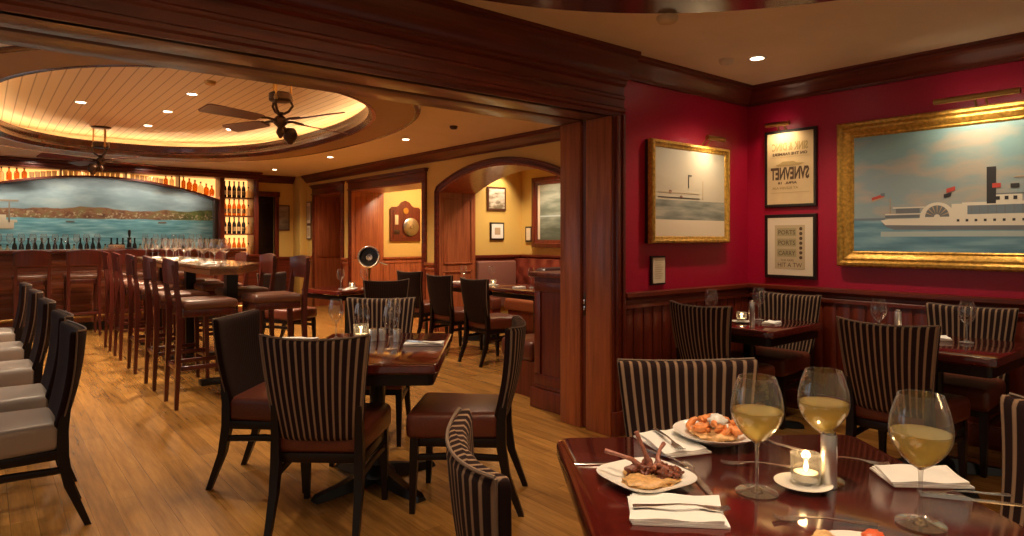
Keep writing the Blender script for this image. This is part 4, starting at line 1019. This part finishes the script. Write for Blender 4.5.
# napkins
def make_napkin(name, w, d, label, loc, rz, group):
    n_ = 14; vs = []; fs = []
    def hgt(u, v): return 0.001 + .004 * sin(u * 5 + v * 3) ** 2
    m = MB()
    for lay, (k, zb) in enumerate(((1.0, 0), (.985, .004), (.97, .008))):
        top = []; bot = []
        for j in range(n_ + 1):
            for i in range(n_ + 1):
                u, v = i / n_ - .5, j / n_ - .5
                sh = .06 * v * lay * d
                x, y = u * w * k + sh, v * d * k
                top.append((x, y, zb + .003 + hgt(u + lay, v) * (1 if lay == 2 else .5))); bot.append((x, y, zb + .0005))
        N_ = (n_ + 1) ** 2; fs = []
        for j in range(n_):
            for i in range(n_):
                q = j * (n_ + 1) + i; fs += [(q, q + 1, q + n_ + 2, q + n_ + 1), (N_ + q, N_ + q + n_ + 1, N_ + q + n_ + 2, N_ + q + 1)]
        ed = [i for i in range(n_ + 1)] + [j * (n_ + 1) + n_ for j in range(1, n_ + 1)] + [n_ * (n_ + 1) + i for i in range(n_ - 1, -1, -1)] + [j * (n_ + 1) for j in range(n_ - 1, 0, -1)]
        for a, b in zip(ed, ed[1:] + ed[:1]): fs.append((a, N_ + a, N_ + b, b))
        m.add(top + bot, fs)
    o = m.build(name, nap_m, None, 50); o.location = loc; o.rotation_euler = (0, 0, rz)
    return tag(o, label, 'napkin', group)
def napkin(px, py, w, d, rot, label, group, z=.75):
    x, y = U(px, py, z); return make_napkin('folded_napkin', w, d, label, (x, y, z + .0003), rot, group)
NG = 'folded napkins'
V0 = R(51 - 90)      # local x = picture-right, local y = away from the camera
napkin(676, 513, .20, .145, V0 + R(-6), 'white folded napkin under the fork nearest the camera', NG)
napkin(671, 445, .135, .20, V0 + R(18), 'white folded napkin between the two plates of food', NG)
napkin(920, 479, .185, .125, V0 + R(-4), 'white folded napkin at the right of the nearest table', NG)
napkin(297, 341, .21, .12, V0 + R(-8), 'white folded napkin at the left of the middle table', NG)
napkin(424, 345, .22, .10, V0 + R(4), 'white folded napkin at the right of the middle table', NG)
for x, y, rz, l in ((4.30, 2.42, .2, 'rolled white napkin on the corner table'), (4.30, 1.55, .5, 'white napkin at the left of the table below the steamboat'), (4.42, 1.42, .5, 'white napkin at the right of the table below the steamboat'),
                (4.98, 7.35, .0, 'white napkin on the arch table behind the pair of dark chairs'), (5.05, 6.1, .1, 'white napkin in the middle of the nearer arch table'), (5.0, 5.6, .2, 'white napkin on the nearer arch table by the partition'), (3.3, 7.05, .3, 'white napkin on the table beside the silver-rimmed disc')):
    make_napkin('folded_napkin', .15, .09, l, (x, y, .7503), rz, NG)
for i in range(7):
    y = 6.3 + i * .42
    make_napkin('folded_napkin', .13, .13, 'white folded napkin among the glasses of the tall table', (1.60 + .12 * (i % 2), y, 1.1055), .3 * i, 'napkins on the tall table')
# plates
def lathe_thing(name, prof, mat, label, cat, loc, seg=40, sq=0, group=None, sx=1, sy=1, rz=0):
    m = MB(); secs = []
    for r, z in prof:
        ring = []
        for k in range(seg):
            a = 2 * PI * k / seg; e = 2 / (2 + sq); c_, s_ = cos(a), sin(a)
            ring.append((sx * r * math.copysign(abs(c_) ** e, c_), sy * r * math.copysign(abs(s_) ** e, s_), z))
        secs.append(ring)
    o = m.loft(secs).build(name, mat, None, 50); o.location = loc; o.rotation_euler = (0, 0, rz); return tag(o, label, cat, group)
PL = [(.001, .0), (.06, 0), (.065, .003), (.098, .014), (.108, .019), (.109, .021), (.098, .0175), (.066, .008), (.001, .007)]
p1 = U(646, 478, .76)
lathe_thing('dinner_plate', PL, wht_m, 'white squarish plate with lamb chops on it', 'plate', (*p1, TZ), 48, 1.2, 'plates of food', .98, .98, V0 + R(30))
p2 = U(716, 437, .765)
lathe_thing('shallow_bowl', [(.001, 0), (.05, 0), (.054, .004), (.09, .018), (.118, .034), (.12, .036), (.116, .036), (.088, .023), (.05, .009), (.001, .008)], wht_m, 'white shallow bowl heaped with orange food', 'bowl', (*p2, TZ), 48, 0, 'plates of food', 1.03, 1.03)
p3 = U(866, 560, .76)
lathe_thing('dinner_plate', PL, wht_m, 'white plate at the very bottom edge of the photo, right of centre', 'plate', (*p3, TZ), 48, 0, 'plates of food', .9, .9)
fm = {n: plain('food_' + n, c, .4, bump=.3, bscale=80, vary=.25) for n, c in dict(meat=(.15, .04, .022), bone=(.34, .13, .09), puree=(.62, .36, .14), prawn=(.72, .26, .08), pale=(.78, .48, .22), cream=(.86, .84, .78), dark=(.10, .035, .03), leaf=(.30, .33, .08), tomato=(.70, .12, .04)).items()}
vr = Vector((sin(TH), -cos(TH), 0)); vf = Vector((cos(TH), sin(TH), 0))
def at(p, a, b, z): return tuple(Vector((p[0], p[1], TZ + z)) + vr * a + vf * b)
o = MB().blob(at(p1, .005, -.01, .015), .062, (1.15, 1.0, .18), .25, 3, 1).build('puree', fm['puree'], None, 80); tag(o, 'golden mash spread under the lamb chops', 'food')
def chop(n, a, b, pts, lab):
    t_ = thing('lamb_chop', lab, 'lamb chop', at(p1, a, b, .014), 0, 'lamb chops')
    MB().blob((0, 0, .012), .026, (1.1, .85, .6), .45, 4, n).blob((.018, -.014, .010), .017, (1.2, .9, .6), .5, 4, n + 20).build('meat', fm['meat'], t_, 80)
    base = Vector((0, 0, .018)); P_ = [base + vr * x + vf * y + Vector((0, 0, z)) for x, y, z in pts]
    MB().tube(P_, [.010, .006, .0045, .006], 8).build('bone', fm['bone'], t_, 80)
chop(3, -.012, .01, [(0, 0, 0), (-.02, .0, .02), (-.05, .01, .028), (-.085, .02, .036)], 'lamb chop whose bone points left along the plate')
chop(4, .012, .012, [(0, 0, 0), (-.010, 0, .03), (-.022, 0, .06), (-.034, .0, .088)], 'lamb chop whose bone stands upright')
chop(5, .034, .004, [(0, 0, 0), (.0, .02, .02), (.012, .05, .03), (.03, .085, .034)], 'lamb chop whose bone points to the right')
chop(8, .048, -.01, [(0, 0, 0), (-.018, .0, .012), (-.03, -.01, .016), (-.035, -.02, .012)], 'lamb chop at the right of the plate, its bone hidden')
o = MB().blob(at(p2, 0, 0, .026), .062, (1.1, 1.0, .30), .25, 3, 6).build('rice_salad', fm['pale'], None, 80); tag(o, 'pale orange salad filling the shallow bowl', 'food')
rd = random.Random(11)
for i in range(12):
    a = 2 * PI * i / 12; rr_ = .045 if i % 2 else .025; pos = at(p2, .06 * cos(a) * (1 if i % 2 else .6), rr_ * sin(a), .042 + rd.uniform(0, .014))
    m = MB(); q = rd.uniform(0, 6)
    m.tube([(.022 * cos(t_), .022 * sin(t_), .004 * sin(3 * t_)) for t_ in [q + 3.6 * j / 8 for j in range(9)]], [.003, .007, .010, .011, .011, .010, .008, .005, .003], 8)
    o = m.build('prawn', fm['prawn'], None, 80); o.location = pos; o.rotation_euler = (rd.uniform(-.6, .6), rd.uniform(-.6, .6), 0)
    tag(o, 'orange curled piece in the heap of the shallow bowl', 'food', 'orange pieces in the bowl')
o = MB().blob(at(p2, .0, -.012, .068), .026, (1.25, 1, .7), .25, 3, 9).build('cream_dollop', fm['cream'], None, 80); tag(o, 'white cream dollop topping the orange food', 'food')
o = MB().blob(at(p3, -.05, .055, .022), .022, (1.2, 1, .6), .2, 3, 12).build('garnish', fm['pale'], None, 80); tag(o, 'pale morsel at the back rim of the bottom plate', 'food')
o = MB().blob(at(p3, .045, .058, .024), .02, (1.1, 1, .7), .2, 3, 13).build('garnish', fm['tomato'], None, 80); tag(o, 'red morsel at the back rim of the bottom plate', 'food')
# candle on its saucer
def candle(loc, label, lab2, s=1.0, w=.25):
    t_ = thing('candle_holder', label, 'candle holder', loc, 0, 'glass candle holders')
    MB().lathe([(.001, .0), (.030 * s, 0), (.034 * s, .004), (.036 * s, .07 * s), (.0345 * s, .07 * s), (.032 * s, .008), (.001, .008)], seg=28).build('glass', gl2_m, t_)
    MB().lathe([(.001, .009), (.028 * s, .009), (.028 * s, .026 * s), (.001, .026 * s)], seg=20).build('candle', wax_m, t_)
    MB().lathe([(.001, .027 * s), (.004, .031 * s), (.006, .038 * s), (.004, .048 * s), (.001, .056 * s)], seg=12).build('flame', flame_m, t_)
    l = bpy.data.lights.new('candle_light', 'POINT'); l.energy = w; l.color = (1, .6, .25); l.shadow_soft_size = .01
    lo = bpy.data.objects.new('candle_light', l); lo.location = (loc[0], loc[1], loc[2] + .05 * s); COL.objects.link(lo)
SAU = [(.001, 0), (.035, 0), (.038, .003), (.064, .010), (.066, .012), (.06, .011), (.037, .006), (.001, .005)]
ps = U(803, 484, .757)
lathe_thing('saucer', SAU, wht_m, 'white saucer under the candle on the nearest table', 'saucer', (*ps, TZ), group='saucers')
candle((*U(806, 482, .757), TZ + .0055), 'lit candle in clear glass on the nearest table', '')
for px, py, l in ((361, 339, 'middle table'), ):
    q = U(px, py, .757); lathe_thing('saucer', SAU, wht_m, 'white saucer under the candle of the middle table', 'saucer', (*q, TZ), group='saucers')
    candle((*q, TZ + .0055), 'lit candle in clear glass on the middle table', '', 1.25)
for (x, y), l in (((4.18, 2.58), 'corner table'), ((4.20, 1.50), 'table below the steamboat'), ((3.40, 7.2), 'table beside the silver-rimmed disc'), ((5.0, 6.55), 'arch table, right of the pair of chairs'), ((4.95, 7.15), 'arch table behind the chairs'), ((5.1, 5.7), 'arch table by the low partition')):
    lathe_thing('saucer', SAU, wht_m, 'white saucer under the candle of the ' + l, 'saucer', (x, y, TZ), group='saucers', sx=1.1, sy=1.1)
    candle((x, y, TZ + .0055), 'lit candle in clear glass on the ' + l, '', 1.0, .12)
# shakers
def shaker(loc, h, r, label):
    t_ = thing('pepper_mill', label, 'shaker', loc, 0, 'steel shakers')
    MB().lathe([(.001, 0), (r, 0), (r, .004), (r * .96, .007), (r * .96, h * .42), (r, h * .43), (r, h * .9), (r * .92, h * .93), (.001, h * .93)], seg=28).build('body', bru_m, t_)
    MB().lathe([(.001, h * .93), (r * .85, h * .93), (r * .8, h * .97), (r * .4, h), (.001, h)], seg=24).build('cap', dsil_m, t_)
shaker((*U(829, 487, .75), TZ), .137, .0185, 'tall steel shaker beside the candle on the nearest table')
shaker((*U(752, 325, .75), TZ), .17, .02, 'tall steel shaker on the corner table')
shaker((4.28, 1.60, TZ), .17, .02, 'tall steel shaker on the table below the steamboat')
for (dx, dy), l in zip(((0, 0), (.07, .03), (.13, -.02)), ('left', 'middle', 'right')):
    q = U(373, 341, .75); shaker((q[0] + dx * .777, q[1] - dx * .629 + dy, TZ), .075, .022, 'small shaker of the middle table, %s of three' % l)
# cutlery: local x along the handle
def fork_mb():
    m = MB(); pr = []
    for x, w, z in ((-.10, .006, .004), (-.095, .008, .004), (-.05, .006, .006), (0, .0032, .010), (.035, .003, .009), (.05, .006, .006), (.06, .0115, .004), (.075, .012, .003)):
        pr.append([(x, -w, z), (x, w, z), (x, w, z + .002), (x, -w, z + .002)])
    m.loft(pr)
    for k in range(4):
        y = -.0098 + k * .0065; m.loft([[(x, y - w, z), (x, y + w, z), (x, y + w, z + .0018), (x, y - w, z + .0018)] for x, w, z in ((.073, .0022, .003), (.09, .0018, .003), (.105, .0013, .007))])
    return m
def knife_mb():
    return MB().loft([[(x, -w, z), (x, w, z), (x, w * .8, z + t_), (x, -w * .8, z + t_)] for x, w, z, t_ in ((-.11, .006, .001, .006), (-.105, .0085, 0, .008), (-.02, .0065, 0, .008), (-.01, .005, .001, .005), (0, .008, .001, .002), (.06, .0095, .001, .002), (.095, .008, .001, .0015), (.11, .003, .001, .001))])
def spoon_mb():
    m = MB().loft([[(x, -w, z), (x, w, z), (x, w, z + .002), (x, -w, z + .002)] for x, w, z in ((-.10, .006, .002), (-.05, .005, .004), (0, .003, .008), (.045, .003, .006))])
    m.blob((.065, 0, .005), .02, (1.2, .8, .18), 0, 3, 0); return m
def cutlery(kind, px, py, px2, py2, label, z=.75):
    A, B = Vector((*U(px, py, z), 0)), Vector((*U(px2, py2, z), 0)); d_ = B - A; c_ = (A + B) / 2
    o = {'fork': fork_mb, 'knife': knife_mb, 'spoon': spoon_mb}[kind]().build(kind, sil_m, None, 40)
    o.location = (c_.x, c_.y, z + .0003); o.rotation_euler = (0, 0, math.atan2(d_.y, d_.x)); return tag(o, label, kind, 'cutlery on the nearest table' if py > 400 else 'cutlery on the middle table')
cutlery('fork', 627, 508, 733, 511, 'fork lying on the napkin nearest the camera', .7655)
cutlery('fork', 653, 429, 683, 453, 'fork lying on the napkin between the plates', .7655)
cutlery('knife', 651, 463, 579, 464, 'knife reaching left past the plate of lamb chops')
cutlery('knife', 683, 462, 714, 499, 'knife lying right of the plate of lamb chops, pointing at the camera')
cutlery('spoon', 650, 452, 692, 470, 'spoon lying between napkin and lamb chops')
cutlery('fork', 800, 470, 726, 464, 'fork lying behind the left wine glass')
cutlery('knife', 752, 438, 795, 449, 'knife lying between the orange bowl and the candle')
cutlery('fork', 872, 527, 781, 520, 'fork lying in front of the steel shaker')
cutlery('fork', 822, 459, 868, 464, 'fork lying between the candle and the right-hand napkin')
cutlery('knife', 938, 497, 1012, 505, 'knife lying below the right-hand napkin')
cutlery('fork', 1006, 497, 926, 495, 'fork lying just below the right-hand napkin')
cutlery('knife', 405, 341, 442, 344, 'knife on the right-hand napkin of the middle table', .7655)
cutlery('fork', 280, 339, 320, 342, 'fork on the left-hand napkin of the middle table', .7655)

# ---- bottles
def bottle(prof, mat, label=False):
    t_ = thing('liquor_bottle', '', 'bottle', (0, 0, 0))
    MB().lathe(prof, seg=14).build('body', mat, t_)
    h = prof[-1][1]; MB().lathe([(.001, h), (.016, h), (.016, h + .022), (.001, h + .022)], seg=10).build('cap', drk_m, t_)
    if label: MB().lathe([(prof[1][0] + .0008, .05), (prof[1][0] + .0008, .13)], seg=14).build('paper_label', pap_m, t_)
    return t_
BS = [(.001, 0), (.036, 0), (.037, .17), (.03, .20), (.014, .235), (.014, .29)]
BT = [(.001, 0), (.044, 0), (.046, .10), (.040, .13), (.016, .155), (.015, .19)]
protos = [bottle(BS, amb_m, True), bottle(BS, drk_m, True), bottle(BT, amb_m), bottle(BT, clr_m), bottle(BT, drk_m)]
used = set()
def put_bottle(i, x, y, z, label, group):
    o = dup(protos[i], (x, y, z), random.uniform(0, 6), label, group, i not in used); used.add(i)
    o.scale = (1, 1, 1)
    return o
rd = random.Random(5)
x = -.12
while x < 3.3:                                   # the row below the mural
    put_bottle(1 if rd.random() < .8 else 3, x, 12.75 + rd.uniform(-.02, .02), 1.0402, 'bottle standing in the row along the foot of the mural', 'bottles below the mural').scale = (.9, .9, 1); x += .086
x = -.05
while x < 3.35:                                  # along the arched shelf
    kk = rd.choice((2, 2, 2, 3, 4)); 
    if all(abs(x - q) > .05 for q in (.18, 1.0, 1.92, 2.75)):
        gap = 2.46 - mz(x)
        if gap > .18:
            b_ = put_bottle(kk, x, 12.93, mz(x) + .022 + MK * abs(x - MC) * .09, 'bottle standing on the lit arched shelf over the mural', 'bottles on the arched shelf')
            if gap < .26: b_.scale = (.8, .8, (gap - .035) / .212)
        else:
            o = lathe_thing('tumbler', [(.001, 0), (.030, 0), (.035, .085), (.032, .085), (.028, .006), (.001, .006)], clr_m, 'short glass standing on the crown of the lit arched shelf', 'tumbler', (x, 12.93, mz(x) + .022 + MK * abs(x - MC) * .09), 14, 0, 'glasses on the arched shelf')
    x += .096 if 2.46 - mz(x) > .18 else .074
for zi, z in enumerate((1.0402, *[q + .0122 for q in SH])):
    for i in range(6):
        put_bottle((0, 1, 0, 1)[zi] if i < 5 else 3, 3.545 + i * .086, 12.95, z, 'bottle on the %s lit shelf of the column right of the mural' % ('lowest', 'second lowest', 'second highest', 'highest')[zi], 'bottles in the shelf column')
for i, p_ in enumerate(protos):
    if i not in used:
        for ch in list(p_.children): bpy.data.objects.remove(ch)
        bpy.data.objects.remove(p_)
# glasses and a tap on the bar counter
for i in range(22):
    if 1.4 < .05 + i * .13 < 2.0: continue
    glass(.05 + i * .13, 11.55 + .08 * (i % 2), 1.1755, 'wine glass in the line along the mural counter', 'glasses on the bar counter')
bt = thing('beer_tap', 'dark beer tap tower standing on the bar counter', 'beer tap', (1.78, 11.62, 1.1755))
MB().lathe([(.001, 0), (.06, 0), (.06, .012), (.03, .03), (.028, .17), (.035, .18), (.001, .19)], seg=20).build('tower', blk_m, bt)
MB().tube([(0, 0, .14), (0, -.07, .14), (0, -.085, .10)], .010, 8).build('spout', sil_m, bt)
MB().lathe([(.001, .19), (.012, .19), (.02, .24), (.022, .28), (.012, .30), (.001, .30)], seg=14).build('handle', blk_m, bt)
bx_ = thing('napkin_caddy', 'low steel box standing on the bar counter left of the beer tap', 'box', (1.60, 11.62, 1.1755))
MB().box(-.11, .11, -.07, .07, 0, .07, .006).build('body', sil_m, bx_); MB().box(-.10, .10, -.06, .06, .07, .078, .003).build('lid', dsil_m, bx_)

# ================================================================== LOCAL LIGHTS
# fixtureless red-room spots added by the oval and ceiling for tables and left chair
for x, y, z, w in ((1.62, .85, 2.70, 62), (2.9, .35, CZ - .02, 24), (4.2, 1.2, CZ - .02, 26), (.3, 1.7, 2.47, 12), (.35, .75, 2.62, 44)):
    spot((x, y, z), (x, y, 0), w, 115, .8)
# fixtureless bar spots near the header and aisle, one added over the middle table
for x, y, w in ((1.7, 4.3, 35), (1.72, 3.72, 40), (3.6, 4.6, 70), (0.5, 5.6, 60), (0.6, 11.2, 60), (2.6, 11.3, 60)):
    spot((x, y, CZ - .02 if y > 4.5 or x > 3 or y < 4 else 2.45), (x, y, 0), w, 120, .8)
for y in (5.7, 7.2): spot((6.1, y, CZ - .02), (6.1, y, 0), 85, 120, .8)
area((6.2, 9.7, CZ - .02), (6.2, 10.2, 0.6), .4, .4, 42)
